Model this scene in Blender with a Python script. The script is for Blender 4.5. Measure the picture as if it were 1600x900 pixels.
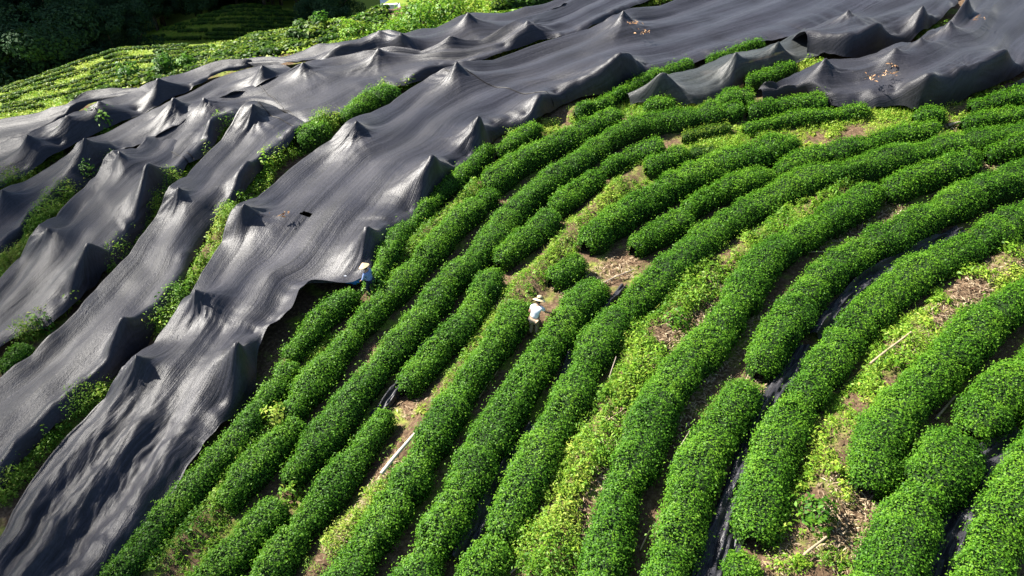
import bpy, math, random
import numpy as np
from math import radians, sin, cos, tan, pi

for o in list(bpy.data.objects):
    bpy.data.objects.remove(o, do_unlink=True)
C = bpy.context.scene.collection
random.seed(7)
rng = np.random.default_rng(11)

# ---------------------------------------------------------------- camera, light, exposure
scn = bpy.context.scene
CAM_Z, PITCH, TANH = 17.5, 40.0, 0.637
TANV = TANH * 9 / 16
cam = bpy.data.cameras.new('camera')
camo = bpy.data.objects.new('camera', cam)
C.objects.link(camo)
camo.location = (0, 0, CAM_Z)
camo.rotation_euler = (radians(90 - PITCH), 0, 0)
cam.sensor_width = 36.0
cam.lens = 18.0 / TANH
cam.clip_end = 6000
scn.camera = camo

SUN_EL, SUN_PHI = 41.0, 28.0            # elevation; degrees behind the pure left direction
world = bpy.data.worlds.new('World')
scn.world = world
world.use_nodes = True
nt = world.node_tree
bg = nt.nodes['Background']
sky = nt.nodes.new('ShaderNodeTexSky')
sky.sky_type = 'NISHITA'
sky.sun_disc = False
sky.sun_elevation = radians(SUN_EL)
sky.sun_rotation = radians(-(90 - SUN_PHI))
nt.links.new(sky.outputs[0], bg.inputs[0])
bg.inputs[1].default_value = 0.060
sl = bpy.data.lights.new('sun', 'SUN')
sl.energy = 5.0
sl.angle = radians(0.5)
sl.color = (1.0, 0.95, 0.86)
so = bpy.data.objects.new('sun', sl)
C.objects.link(so)
from mathutils import Vector
SUNV = Vector((-cos(radians(SUN_PHI)) * cos(radians(SUN_EL)), sin(radians(SUN_PHI)) * cos(radians(SUN_EL)), sin(radians(SUN_EL))))
so.rotation_euler = SUNV.to_track_quat('Z', 'Y').to_euler()
so.location = (-30, 10, 60)
vs = scn.view_settings
vs.view_transform = 'Standard'
vs.look = 'None'
vs.exposure = 1.65
vs.gamma = 1
vs.use_curve_mapping = False

# ---------------------------------------------------------------- terrain function and picture rays
cp, sp = cos(radians(PITCH)), sin(radians(PITCH))

def raydir(px, py):
    px = np.asarray(px, float); py = np.asarray(py, float)
    u = (px - 800) / 800 * TANH
    v = (py - 450) / 450 * TANV
    return np.stack([u, cp - v * sp, -sp - v * cp], -1)

def smooth(t):
    t = np.clip(t, 0, 1)
    return t * t * (3 - 2 * t)

def gn(x, y):
    return 0.12 * x + 0.10 * np.sin(x * .21 + 1) * np.sin(y * .17) + bank(x, y)

_bank = np.zeros((850, 620))
def bank(x, y):
    i = np.clip((np.asarray(x, float) + 42) * 10, 0, 848.99); j = np.clip(np.asarray(y, float) * 10, 0, 618.99)
    a = i.astype(int); b = j.astype(int); fx = i - a; fy = j - b
    return (_bank[a, b] * (1 - fx) + _bank[a + 1, b] * fx) * (1 - fy) + (_bank[a, b + 1] * (1 - fx) + _bank[a + 1, b + 1] * fx) * fy

def plane_hit(px, py, f, t0=5, t1=400, n=2400):
    """world points where the rays of the given pixels first go below z=f(x,y)"""
    d = raydir(np.atleast_1d(px), np.atleast_1d(py))
    ts = np.geomspace(t0, t1, n)
    out = np.zeros_like(d)
    for i in range(len(d)):
        X = d[i, 0] * ts; Y = d[i, 1] * ts; Z = CAM_Z + d[i, 2] * ts
        df = Z - f(X, Y)
        k = np.argmax(df < 0)
        if k == 0:
            k = len(ts) - 1
        a, b = df[k - 1], df[k]
        t = ts[k - 1] + (ts[k] - ts[k - 1]) * (a / (a - b) if a != b else 0)
        out[i] = (d[i, 0] * t, d[i, 1] * t, CAM_Z + d[i, 2] * t)
    return out

def pt(px, py, h=0.0):
    return plane_hit([px], [py], lambda x, y: gn(x, y) + h)[0]

def pts(poly, h=0.0):
    p = np.array(poly, float)
    return plane_hit(p[:, 0], p[:, 1], lambda x, y: gn(x, y) + h)

# earth banks between some of the rows
_pts = []
for poly, wb in [
    ([(490,900),(530,845),(575,790),(610,730),(640,690),(685,622),(720,575),(760,520),(795,470),(830,438),(860,400),(905,350),(950,305),(1000,265),(1040,240)], .42),
    ([(840,900),(862,815),(890,745),(930,670),(975,600),(1015,535),(1060,470),(1100,435),(1150,395),(1205,362),(1265,322),(1330,290),(1400,262)], .62),
    ([(1275,885),(1262,810),(1300,735),(1330,672),(1365,612),(1415,545),(1475,480),(1530,438),(1610,388)], .7),
    ([(578,452),(610,420),(650,382),(700,333),(748,288)], .4), ([(235,895),(290,840),(335,795),(375,735),(420,665)], .4),
    ([(-10,785),(40,722),(100,660),(160,610),(200,572),(235,535),(265,495),(290,452),(325,402),(372,328),(412,268),(450,232),(520,195)], .45),
    ([(165,428),(232,345),(270,297),(325,237),(372,190)], .4), ([(-10,445),(37,390),(62,355),(100,314),(137,280),(178,250)], .4)]:
    q_ = pts(poly, 0.15)
    for k in range(len(q_) - 1):
        m_ = max(2, int(np.hypot(*(q_[k + 1] - q_[k])[:2]) / .12))
        for f_ in np.linspace(0, 1, m_, endpoint=False):
            _pts.append((*(q_[k] * (1 - f_) + q_[k + 1] * f_)[:2], wb))
_new = np.zeros_like(_bank)
for x_, y_, wb in _pts:
    i0 = int((x_ + 42) * 10); j0 = int(y_ * 10); R_ = 16
    a0, a1, b0, b1 = max(i0 - R_, 0), min(i0 + R_, 850), max(j0 - R_, 0), min(j0 + R_, 620)
    if a1 <= a0 or b1 <= b0: continue
    gxx, gyy = np.meshgrid(np.arange(a0, a1) / 10 - 42, np.arange(b0, b1) / 10, indexing='ij')
    _new[a0:a1, b0:b1] = np.maximum(_new[a0:a1, b0:b1], .34 * np.exp(-((gxx - x_) ** 2 + (gyy - y_) ** 2) / wb ** 2))
_bank[:] = _new

FARZ = lambda x, y: -24 - 0.10 * (y - 85) + 0.6 * np.sin(x * .12) * np.sin(y * .13 + 1)
crest = np.array([(-120, 190), (0, 140), (100, 103), (180, 74), (330, 66), (500, 48), (560, 30), (605, 0)], float)
cw = plane_hit(crest[:, 0], crest[:, 1], FARZ)
order = np.argsort(cw[:, 0])
CX = np.concatenate([[-160], cw[order, 0], [-8, 10]])
CY = np.concatenate([[-40], cw[order, 1], [150, 260]])
EX = [-200, -60, -40, -26, -16, 2, 25, 60, 120]
EY = [-150, 2, 22, 37.5, 45.5, 50, 60, 90, 140]

def g(x, y):
    x = np.asarray(x, float); y = np.asarray(y, float)
    w = smooth((y - np.interp(x, EX, EY)) / 22)
    c = np.interp(x, CX, CY)
    w2 = smooth((y - c + 1) / 16)
    deep = -46 + 11 * np.exp(-((x + 44) / 26) ** 2 - ((y - 136) / 20) ** 2)
    deep = deep + 95 * smooth((y - 190) / 420)
    far = FARZ(x, y) * (1 - w2) + deep * w2
    z = gn(x, y) * (1 - w) + far * w
    c2 = y + tan(radians(SUN_PHI)) * x                     # the off-frame mountain whose shadow fills the valley
    m = smooth((-112 - x) / 60) * np.interp(c2, [22, 45, 62, 71, 79, 95, 400], [0, 85, 108, 138, 150, 163, 172])
    return z + m * smooth((y - 70) / 40)

def hit(px, py):
    return plane_hit(px, py, g, 20, 600, 4000)

# smooth pseudo noise
_ph = rng.uniform(0, 6.28, 40)
def wob(x, y, k=0):
    return (np.sin(x * 1.0 + _ph[k]) * np.sin(y * 1.1 + _ph[k + 1]) + np.sin(x * 2.3 + y * .7 + _ph[k + 2]) * .6
            + np.sin(y * 2.7 - x * .9 + _ph[k + 3]) * .5 + np.sin(x * 4.9 + y * 3.1 + _ph[k + 4]) * .3) / 1.6

_lat = np.random.default_rng(5).uniform(-1, 1, (64, 64))
def noise2(x, y, k=0):
    x = np.asarray(x, float) + 17.3 * k; y = np.asarray(y, float) + 9.1 * k
    i = np.floor(x).astype(int); j = np.floor(y).astype(int)
    fx = x - i; fy = y - j
    fx = fx * fx * (3 - 2 * fx); fy = fy * fy * (3 - 2 * fy)
    L = lambda a, b: _lat[a % 64, b % 64]
    return (L(i, j) * (1 - fx) + L(i + 1, j) * fx) * (1 - fy) + (L(i, j + 1) * (1 - fx) + L(i + 1, j + 1) * fx) * fy

# ---------------------------------------------------------------- materials
def mat(name):
    m = bpy.data.materials.new(name)
    m.use_nodes = True
    n = m.node_tree.nodes
    return m, n, m.node_tree.links, n['Principled BSDF'], n['Material Output']

def ramp(n, stops):
    r = n.new('ShaderNodeValToRGB')
    e = r.color_ramp.elements
    while len(e) < len(stops):
        e.new(0.5)
    for i, (p, c) in enumerate(stops):
        e[i].position = p
        e[i].color = (*c, 1)
    return r

def leaf_mat(name, stops, rough=0.5, trans=0.38, spec=0.20):
    m, n, l, b, out = mat(name)
    a = n.new('ShaderNodeAttribute'); a.attribute_name = 'tint'
    r = ramp(n, stops)
    l.new(a.outputs['Fac'], r.inputs[0])
    l.new(r.outputs[0], b.inputs['Base Color'])
    b.inputs['Roughness'].default_value = rough
    b.inputs['Specular IOR Level'].default_value = spec
    t = n.new('ShaderNodeBsdfTranslucent')
    l.new(r.outputs[0], t.inputs[0])
    mx = n.new('ShaderNodeMixShader'); mx.inputs[0].default_value = trans
    l.new(b.outputs[0], mx.inputs[1]); l.new(t.outputs[0], mx.inputs[2])
    l.new(mx.outputs[0], out.inputs[0])
    return m

def plain(name, col, rough=0.6, spec=0.3, var=0.15, scale=8.0, bump=0.0):
    m, n, l, b, out = mat(name)
    tc = n.new('ShaderNodeTexCoord')
    nz = n.new('ShaderNodeTexNoise'); nz.inputs['Scale'].default_value = scale
    nz.inputs['Detail'].default_value = 4
    l.new(tc.outputs['Object'], nz.inputs['Vector'])
    r = ramp(n, [(0.25, tuple(c * (1 - var) for c in col)), (0.75, tuple(min(1, c * (1 + var)) for c in col))])
    l.new(nz.outputs['Fac'], r.inputs[0])
    l.new(r.outputs[0], b.inputs['Base Color'])
    b.inputs['Roughness'].default_value = rough
    b.inputs['Specular IOR Level'].default_value = spec
    if bump:
        bp = n.new('ShaderNodeBump'); bp.inputs['Strength'].default_value = bump; bp.inputs['Distance'].default_value = .02
        l.new(nz.outputs['Fac'], bp.inputs['Height']); l.new(bp.outputs[0], b.inputs['Normal'])
    return m

M = {}
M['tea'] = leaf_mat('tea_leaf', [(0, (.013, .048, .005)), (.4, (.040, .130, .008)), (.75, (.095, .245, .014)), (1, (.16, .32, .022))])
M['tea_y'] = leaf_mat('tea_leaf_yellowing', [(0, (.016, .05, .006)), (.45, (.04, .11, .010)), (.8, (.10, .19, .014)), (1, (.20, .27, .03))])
M['weed'] = leaf_mat('weed_leaf', [(0, (.035, .12, .010)), (.4, (.10, .25, .015)), (.8, (.24, .40, .03)), (1, (.40, .46, .07))], .5, .35, .25)
M['tree'] = leaf_mat('tree_leaf', [(0, (.018, .045, .022)), (.5, (.032, .075, .030)), (1, (.065, .115, .045))], .75, .2, .12)
M['twig'] = plain('gap_shade_core', (.014, .030, .008), .8, .1, .5, 14)  # near-black hedge filler; its colour paints the shaded gaps between leaves
M['bark'] = plain('bark', (.11, .09, .07), .85, .1, .3, 6, .4)
M['bamboo_grey'] = plain('greyed_bamboo', (.34, .28, .22), .6, .2, .25, 5)
M['bamboo'] = plain('bleached_bamboo', (.55, .49, .42), .5, .3, .18, 5)
M['bamboo_brown'] = plain('weathered_bamboo', (.36, .27, .17), .6, .2, .25, 5)
M['straw_hat'] = plain('straw_hat', (.62, .47, .29), .7, .15, .15, 30, .3)
M['straw_pale'] = plain('pale_straw', (.72, .58, .34), .7, .15, .15, 30, .3)
M['skin'] = plain('skin', (.42, .24, .16), .5, .3, .05, 8)
M['hair'] = plain('hair', (.012, .010, .010), .5, .3, .1, 20)
M['shirt_white'] = plain('white_cotton', (.72, .74, .78), .8, .1, .05, 6)
M['shirt_blue'] = plain('blue_cotton', (.20, .28, .50), .8, .1, .12, 6)
M['trouser_tan'] = plain('tan_trousers', (.44, .33, .23), .8, .1, .08, 6)
M['trouser_navy'] = plain('navy_trousers', (.025, .03, .055), .8, .1, .1, 6)
M['blue_bag'] = plain('blue_woven_plastic', (.06, .28, .75), .45, .4, .15, 9)
M['band'] = plain('dark_hat_band', (.05, .04, .04), .7, .1, .1, 9)
M['dry'] = leaf_mat('dry_leaf', [(0, (.20, .10, .05)), (.5, (.40, .22, .11)), (1, (.62, .42, .25))], .7, .2, .1)
M['straw'] = leaf_mat('straw_litter', [(0, (.14, .08, .05)), (.5, (.30, .22, .135)), (1, (.54, .44, .30))], .7, .1, .1)
M['concrete'] = plain('pale_concrete', (.80, .80, .78), .8, .2, .05, 1.5)

def ground_mat():
    m, n, l, b, out = mat('soil_and_low_green')
    tc = n.new('ShaderNodeTexCoord')
    def noise(s, d=6):
        z = n.new('ShaderNodeTexNoise'); z.inputs['Scale'].default_value = s; z.inputs['Detail'].default_value = d
        z.inputs['Roughness'].default_value = .65
        l.new(tc.outputs['Object'], z.inputs['Vector']); return z
    n1, n2, n3 = noise(.9), noise(9.0), noise(.25, 3)
    r1 = ramp(n, [(.3, (.048, .029, .018)), (.5, (.105, .066, .039)), (.7, (.21, .145, .088))])
    l.new(n2.outputs['Fac'], r1.inputs[0])
    r2 = ramp(n, [(.35, (.10, .17, .022)), (.7, (.28, .32, .05))])
    l.new(n2.outputs['Fac'], r2.inputs[0])
    # low green cover: patches near, nearly everywhere beyond the hill edge
    sx = n.new('ShaderNodeSeparateXYZ'); l.new(tc.outputs['Object'], sx.inputs[0])
    mr = n.new('ShaderNodeMapRange'); mr.inputs[1].default_value = -6; mr.inputs[2].default_value = -16
    mr.inputs[3].default_value = 0; mr.inputs[4].default_value = .45
    l.new(sx.outputs['Z'], mr.inputs[0])
    ad = n.new('ShaderNodeMath'); ad.operation = 'ADD'
    l.new(n1.outputs['Fac'], ad.inputs[0]); l.new(mr.outputs[0], ad.inputs[1])
    rm = ramp(n, [(.50, (0, 0, 0)), (.66, (1, 1, 1))])
    l.new(ad.outputs[0], rm.inputs[0])
    mx = n.new('ShaderNodeMix'); mx.data_type = 'RGBA'
    l.new(rm.outputs[0], mx.inputs[0]); l.new(r1.outputs[0], mx.inputs[6]); l.new(r2.outputs[0], mx.inputs[7])
    l.new(mx.outputs[2], b.inputs['Base Color'])
    b.inputs['Roughness'].default_value = .9
    b.inputs['Specular IOR Level'].default_value = .15
    bp = n.new('ShaderNodeBump'); bp.inputs['Strength'].default_value = .7; bp.inputs['Distance'].default_value = .06
    l.new(n2.outputs['Fac'], bp.inputs['Height']); l.new(bp.outputs[0], b.inputs['Normal'])
    return m
M['ground'] = ground_mat()

def net_mat(name, lo, hi, rough=.5, sheer=0.0):
    m, n, l, b, out = mat(name)
    uv = n.new('ShaderNodeUVMap'); uv.uv_map = 'UVMap'
    def streak(sx, sy, d=5, rg=.6):
        mp = n.new('ShaderNodeMapping'); mp.inputs['Scale'].default_value = (sx, sy, 1)
        l.new(uv.outputs[0], mp.inputs[0])
        z = n.new('ShaderNodeTexNoise'); z.inputs['Scale'].default_value = 1; z.inputs['Detail'].default_value = d
        z.inputs['Roughness'].default_value = rg
        l.new(mp.outputs[0], z.inputs['Vector']); return z
    s1 = streak(.12, 8.0, 3, .6); s2 = streak(.35, 22, 3, .7); s3 = streak(.35, .5, 3); s4 = streak(9, 14, 3, .8)
    def add(a, bb, k):
        q = n.new('ShaderNodeMath'); q.operation = 'MULTIPLY_ADD'
        l.new(bb, q.inputs[0]); q.inputs[1].default_value = k; l.new(a, q.inputs[2]); return q.outputs[0]
    v = add(s2.outputs['Fac'], s1.outputs['Fac'], .7)
    v = add(v, s3.outputs['Fac'], .6)
    v = add(v, s4.outputs['Fac'], 1.0)
    r = ramp(n, [(.43, lo), (.575, hi)])
    dv = n.new('ShaderNodeMath'); dv.operation = 'DIVIDE'; dv.inputs[1].default_value = 3.3
    l.new(v, dv.inputs[0]); l.new(dv.outputs[0], r.inputs[0])
    l.new(r.outputs[0], b.inputs['Base Color'])
    b.inputs['Roughness'].default_value = rough
    b.inputs['Specular IOR Level'].default_value = .42
    b.inputs['Sheen Weight'].default_value = .12
    b.inputs['Sheen Roughness'].default_value = .4
    bp = n.new('ShaderNodeBump'); bp.inputs['Strength'].default_value = .6; bp.inputs['Distance'].default_value = .025
    l.new(v, bp.inputs['Height']); l.new(bp.outputs[0], b.inputs['Normal'])
    if sheer:
        t = n.new('ShaderNodeBsdfTransparent'); mx = n.new('ShaderNodeMixShader'); mx.inputs[0].default_value = sheer
        l.new(b.outputs[0], mx.inputs[1]); l.new(t.outputs[0], mx.inputs[2]); l.new(mx.outputs[0], out.inputs[0])
    return m
M['net'] = net_mat('black_shade_net', (.005, .005, .008), (.026, .0255, .036), .46)
M['net_shaded'] = net_mat('black_shade_net_shaded', (.005, .005, .008), (.022, .0215, .030), .49)  # darker copy with shade put into the colour, for nets facing off the sun
M['net_sheer'] = net_mat('sheer_shade_net', (.012, .015, .015), (.05, .055, .055), .5, .09)
M['sheet'] = net_mat('black_ground_sheet', (.010, .010, .013), (.035, .034, .042), .42)

# ---------------------------------------------------------------- mesh helpers
def link(o, parent=None):
    C.objects.link(o)
    if parent:
        o.parent = parent
    return o

def mesh_np(name, V, F, mats, mi=None, tint=None, uv=None, smooth_faces=None, parent=None):
    """V (n,3); F (m,4) quads"""
    me = bpy.data.meshes.new(name)
    V = np.ascontiguousarray(V, np.float32); F = np.ascontiguousarray(F, np.int32)
    nf, k = F.shape
    me.vertices.add(len(V)); me.vertices.foreach_set('co', V.ravel())
    me.loops.add(nf * k); me.loops.foreach_set('vertex_index', F.ravel())
    me.polygons.add(nf)
    me.polygons.foreach_set('loop_start', np.arange(0, nf * k, k, dtype=np.int32))
    me.polygons.foreach_set('loop_total', np.full(nf, k, np.int32))
    for m in mats:
        me.materials.append(m)
    if mi is not None:
        me.polygons.foreach_set('material_index', np.ascontiguousarray(mi, np.int32))
    if smooth_faces is not None:
        sm = np.ones(nf, bool) if smooth_faces is True else np.ascontiguousarray(smooth_faces, bool)
        me.polygons.foreach_set('use_smooth', sm)
    if tint is not None:
        at = me.attributes.new('tint', 'FLOAT', 'FACE')
        at.data.foreach_set('value', np.ascontiguousarray(tint, np.float32))
    if uv is not None:
        ul = me.uv_layers.new(name='UVMap')
        ul.data.foreach_set('uv', np.ascontiguousarray(uv[F.ravel()], np.float32).ravel())
    me.update(calc_edges=True)
    me.validate()
    return link(bpy.data.objects.new(name, me), parent)

def tag(o, label=None, cat=None, group=None, kind=None):
    if label: o['label'] = label
    if cat: o['category'] = cat
    if group: o['group'] = group
    if kind: o['kind'] = kind
    return o

def empty(name, loc, rz=0):
    o = bpy.data.objects.new(name, None)
    o.location = loc; o.rotation_euler = (0, 0, rz); o.empty_display_size = .2
    return link(o)

def unit(a):
    return a / (np.linalg.norm(a, axis=-1, keepdims=True) + 1e-9)

def leaves(P, N, size, aspect=.5, fold=.18, T=None):
    """one folded four-corner leaf per point: returns verts, quads"""
    n = len(P)
    N = unit(N)
    if T is None:
        T = rng.normal(size=(n, 3))
    T = unit(T - N * np.sum(T * N, 1, keepdims=True))
    B = np.cross(N, T)
    s = np.asarray(size).reshape(-1, 1) * np.ones((n, 1))
    V = np.empty((n, 4, 3))
    V[:, 0] = P - T * s * .5
    V[:, 1] = P + B * s * aspect * .5 + N * s * fold + T * s * .05
    V[:, 2] = P + T * s * .5 - N * s * .06
    V[:, 3] = P - B * s * aspect * .5 + N * s * fold + T * s * .05
    F = np.arange(n * 4).reshape(n, 4)
    return V.reshape(-1, 3), F

def catmull(P, n):
    """resample a polyline smoothly with n points evenly along its length"""
    P = np.asarray(P, float)
    if len(P) == 1:
        return np.repeat(P, n, 0)
    Q = np.vstack([2 * P[0] - P[1], P, 2 * P[-1] - P[-2]])
    out = []
    for i in range(1, len(Q) - 2):
        t = np.linspace(0, 1, 24, endpoint=False)[:, None]
        a, b, c, d = Q[i - 1], Q[i], Q[i + 1], Q[i + 2]
        out.append(.5 * ((2 * b) + (c - a) * t + (2 * a - 5 * b + 4 * c - d) * t ** 2 + (-a + 3 * b - 3 * c + d) * t ** 3))
    out.append(P[-1:])
    D = np.vstack(out)
    L = np.concatenate([[0], np.cumsum(np.linalg.norm(np.diff(D, axis=0), axis=1))])
    s = np.linspace(0, L[-1], n)
    return np.stack([np.interp(s, L, D[:, k]) for k in range(D.shape[1])], 1)

def length(P):
    return float(np.sum(np.linalg.norm(np.diff(P, axis=0), axis=1)))

def grid_faces(nu, nv):
    i = np.arange((nu - 1) * (nv - 1))
    a = (i // (nv - 1)) * nv + i % (nv - 1)
    return np.stack([a, a + nv, a + nv + 1, a + 1], 1)

def tube(P, R, seg=8, caps=True):
    """tapered tube along points P with radii R as verts + quads"""
    P = np.asarray(P, float); R = np.broadcast_to(np.asarray(R, float), (len(P),))
    T = unit(np.gradient(P, axis=0))
    up = np.where(np.abs(T[:, 2:3]) > .9, np.array([[1., 0, 0]]), np.array([[0, 0, 1.]]))
    A = unit(np.cross(T, up)); B = np.cross(T, A)
    th = np.linspace(0, 2 * pi, seg + 1)
    V = P[:, None] + R[:, None, None] * (A[:, None] * np.cos(th)[None, :, None] + B[:, None] * np.sin(th)[None, :, None])
    V = V.reshape(-1, 3); F = grid_faces(len(P), seg + 1)
    if caps:
        for e, k in ((0, 0), (len(P) - 1, 1)):
            c = len(V); V = np.vstack([V, P[e:e + 1]])
            r0 = e * (seg + 1)
            fs = [[c, r0 + j, r0 + j + 1, c] for j in range(seg)]
            fs = np.array([[c, r0 + 2 * j, r0 + 2 * j + 1, r0 + 2 * j + 2] for j in range(seg // 2)])
            F = np.vstack([F, fs])
    return V, F

class Acc:
    """collects quads into one mesh"""
    def __init__(s): s.V, s.F, s.mi, s.t, s.n = [], [], [], [], 0
    def add(s, V, F, mi=0, tint=.5):
        s.V.append(V); s.F.append(F + s.n); s.n += len(V)
        s.mi.append(np.full(len(F), mi)); s.t.append(np.broadcast_to(np.asarray(tint, float), (len(F),)))
    def build(s, name, mats, parent=None, smooth_faces=None, origin=None):
        V = np.vstack(s.V)
        if origin is not None:
            V = V - np.asarray(origin)
        o = mesh_np(name, V, np.vstack(s.F), mats, np.concatenate(s.mi), np.concatenate(s.t), None, smooth_faces, parent)
        if origin is not None:
            o.location = origin
        return o

# ---------------------------------------------------------------- ground sheet
def lines(parts):
    out = [np.arange(a, b, s) for a, b, s in parts]
    return np.unique(np.round(np.concatenate(out), 4))
gx = lines([(-3000, -400, 200), (-400, -80, 8), (-80, -34, 1.2), (-34, 34, .3), (34, 90, 3), (90, 400, 20), (400, 3001, 200)])
gy = lines([(-800, -40, 60), (-40, 4, 4), (4, 56, .3), (56, 180, 1.5), (180, 400, 10), (400, 4001, 200)])
XX, YY = np.meshgrid(gx, gy, indexing='ij')
ZZ = g(XX, YY)
near = smooth((60 - YY) / 10)
ZZ = ZZ + near * (.035 * wob(XX * 2.1, YY * 2.1, 3) + .025 * wob(XX * 5.3, YY * 5.7, 9))
gr = mesh_np('ground', np.stack([XX, YY, ZZ], -1).reshape(-1, 3), grid_faces(len(gx), len(gy)), [M['ground']], smooth_faces=True)
tag(gr, 'brown tea field soil and green far slopes', None, None, 'structure')

# a small cloud far above, outside the picture, shading the lower left corner
def cloud():
    r_ = np.random.default_rng(3)
    Vs, Fs, k = [], [], 0
    for i in range(46):
        a = r_.uniform(0, 2 * pi); rr = 58 * r_.uniform(0, 1) ** .5
        R = r_.uniform(9, 19) * (1.15 - .5 * rr / 58)
        c = np.array([rr * cos(a), rr * sin(a), r_.uniform(-3, 6)])
        u = np.linspace(0, pi, 13)[:, None]; v = np.linspace(0, 2 * pi, 19)[None, :]
        bump = 1 + .12 * np.sin(5 * v + i) * np.sin(4 * u)
        V = np.stack([R * np.sin(u) * np.cos(v) * bump, R * np.sin(u) * np.sin(v) * bump, R * .6 * np.cos(u) * bump + 0 * v], -1).reshape(-1, 3) + c
        Vs.append(V); Fs.append(grid_faces(13, 19) + k); k += len(V)
    o = mesh_np('cloud', np.vstack(Vs), np.vstack(Fs), [plain('cloud_white', (.85, .85, .86), 1, 0, .03)], smooth_faces=True)
    o.location = Vector((-53, -18, 0)) + SUNV * 1100
    o['kind'] = 'structure'
cloud()

# ---------------------------------------------------------------- tea hedges
def hedge(poly, w=1.05, h=.78, dens=620, leaf=.075, yellow=0.0, px=True, name='tea_hedge', loose=0.45, zf=None, core=True):
    zf = zf or gn
    P = pts(poly, h * .62) if px else np.asarray(poly, float)
    L = max(length(P[:, :2]), .05)
    n = max(8, int(L / .12))
    Cn = catmull(P[:, :2], n)
    T = unit(np.gradient(Cn, axis=0)) if L > .3 else np.tile([[1., 0]], (n, 1))
    ext = w * .30                                            # rounded ends reach past the traced line
    ne = 5
    e0 = Cn[0] - T[0] * ext * np.linspace(1, 1 / ne, ne)[:, None]
    e1 = Cn[-1] + T[-1] * ext * np.linspace(1 / ne, 1, ne)[:, None]
    Cn = np.vstack([e0, Cn, e1]); T = np.vstack([np.repeat(T[:1], ne, 0), T, np.repeat(T[-1:], ne, 0)])
    n = len(Cn)
    S = np.concatenate([[0], np.cumsum(np.linalg.norm(np.diff(Cn, axis=0), axis=1))])
    Ltot = S[-1]
    ph = rng.uniform(0, 6.28, 8)
    def prof(s, f):
        """local offsets (across, up) and outward normal at length s, section angle f"""
        de = np.minimum(s, Ltot - s)
        e = np.clip(de / (w * .52), 0, 1)
        e = np.sqrt(np.clip(1 - (1 - e) ** 2.4, 0, 1))
        lump = 1 + .10 * noise2(s * 1.5, ph[0] + 0 * s, 1) + .07 * noise2(s * .6, ph[1] + 0 * s, 2) + .05 * noise2(s * 3.5, ph[2] + 0 * s, 3)
        nb = noise2(s * .95, ph[6] + 0 * s, 8)
        dip = np.exp(-(nb / .13) ** 2)
        lump = lump * (1 - .26 * dip)
        aw = w * .5 * (.25 + .75 * e) * lump * (1 + .10 * np.sin(s * 1.15 + ph[6] + np.sign(np.cos(f)) * 1.3))
        ah = h * (.45 + .55 * e) * (1 + .09 * noise2(s * 1.5, ph[3] + 0 * s, 4) + .05 * noise2(s * .5, ph[4] + 0 * s, 5) - .18 * dip)
        rr = 1 + .10 * noise2(s * 2.2, f * 1.6 + ph[5], 6) + .06 * noise2(s * 5, f * 3.5 + ph[7], 7)
        c, sn = np.cos(f), np.sin(f)
        ax = aw * np.sign(c) * np.abs(c) ** .80 * rr
        az = .10 * h + .9 * ah * np.sign(sn) * np.abs(sn) ** .54 * rr
        return ax, az, c / np.maximum(aw, .05), sn / np.maximum(ah, .05), e
    def world_of(s, f, off=0.0):
        c = np.stack([np.interp(s, S, Cn[:, 0]), np.interp(s, S, Cn[:, 1])], -1)
        t = np.stack([np.interp(s, S, T[:, 0]), np.interp(s, S, T[:, 1])], -1)
        ax, az, na, nz, e = prof(s, f)
        side = np.stack([t[..., 1], -t[..., 0]], -1)
        nr = np.stack([side[..., 0] * na, side[..., 1] * na, nz], -1)
        endn = (1 - e) * np.where(s < Ltot / 2, -1, 1) * 1.6
        nr[..., 0] += t[..., 0] * endn; nr[..., 1] += t[..., 1] * endn
        nr = unit(nr)
        xy = c + side * ax[..., None]
        p = np.stack([xy[..., 0], xy[..., 1], zf(c[..., 0], c[..., 1]) + az], -1)
        return p + nr * np.asarray(off)[..., None], nr
    A = Acc()
    if core:  # solid dark core in place of the hedge's shaded inside
        ns = max(8, int(Ltot / .16)); nf = 11
        ss, ff = np.meshgrid(np.linspace(.01, Ltot - .01, ns), np.linspace(-.12, pi + .12, nf), indexing='ij')
        Vc, _ = world_of(ss, ff, np.full(ss.shape, -.045))
        A.add(Vc.reshape(-1, 3), grid_faces(ns, nf), 1, .2)
    N = int(Ltot * (w + 1.7 * h) * dens)
    s = rng.uniform(0, Ltot, N)
    f = rng.beta(1.25, 1.25, N) * (pi + .30) - .15
    off = rng.normal(0, .022 + loose * .05, N) - .012 + loose * rng.exponential(.09, N) * (rng.random(N) < .3)
    p, nr = world_of(s, f, off)
    up = np.array([0, 0, 1.])
    nn = nr * .75 + up * .50 + rng.normal(0, .38, (N, 3))
    sz = leaf * rng.uniform(.65, 1.35, N)
    V, F = leaves(p, nn, sz, .52)
    clump = .5 + .5 * np.sin(p[:, 0] * 2.2 + ph[1]) * np.sin(p[:, 1] * 2.0 + ph[2])
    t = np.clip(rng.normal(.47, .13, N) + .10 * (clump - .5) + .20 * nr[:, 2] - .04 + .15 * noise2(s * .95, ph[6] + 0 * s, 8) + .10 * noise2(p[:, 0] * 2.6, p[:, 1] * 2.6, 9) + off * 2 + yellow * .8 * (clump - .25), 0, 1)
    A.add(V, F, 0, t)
    c0 = Cn[len(Cn) // 2]
    return A.build(name, [M['tea_y'] if yellow > .25 else M['tea'], M['twig']], None, None, (c0[0], c0[1], float(zf(c0[0], c0[1]))))

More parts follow.
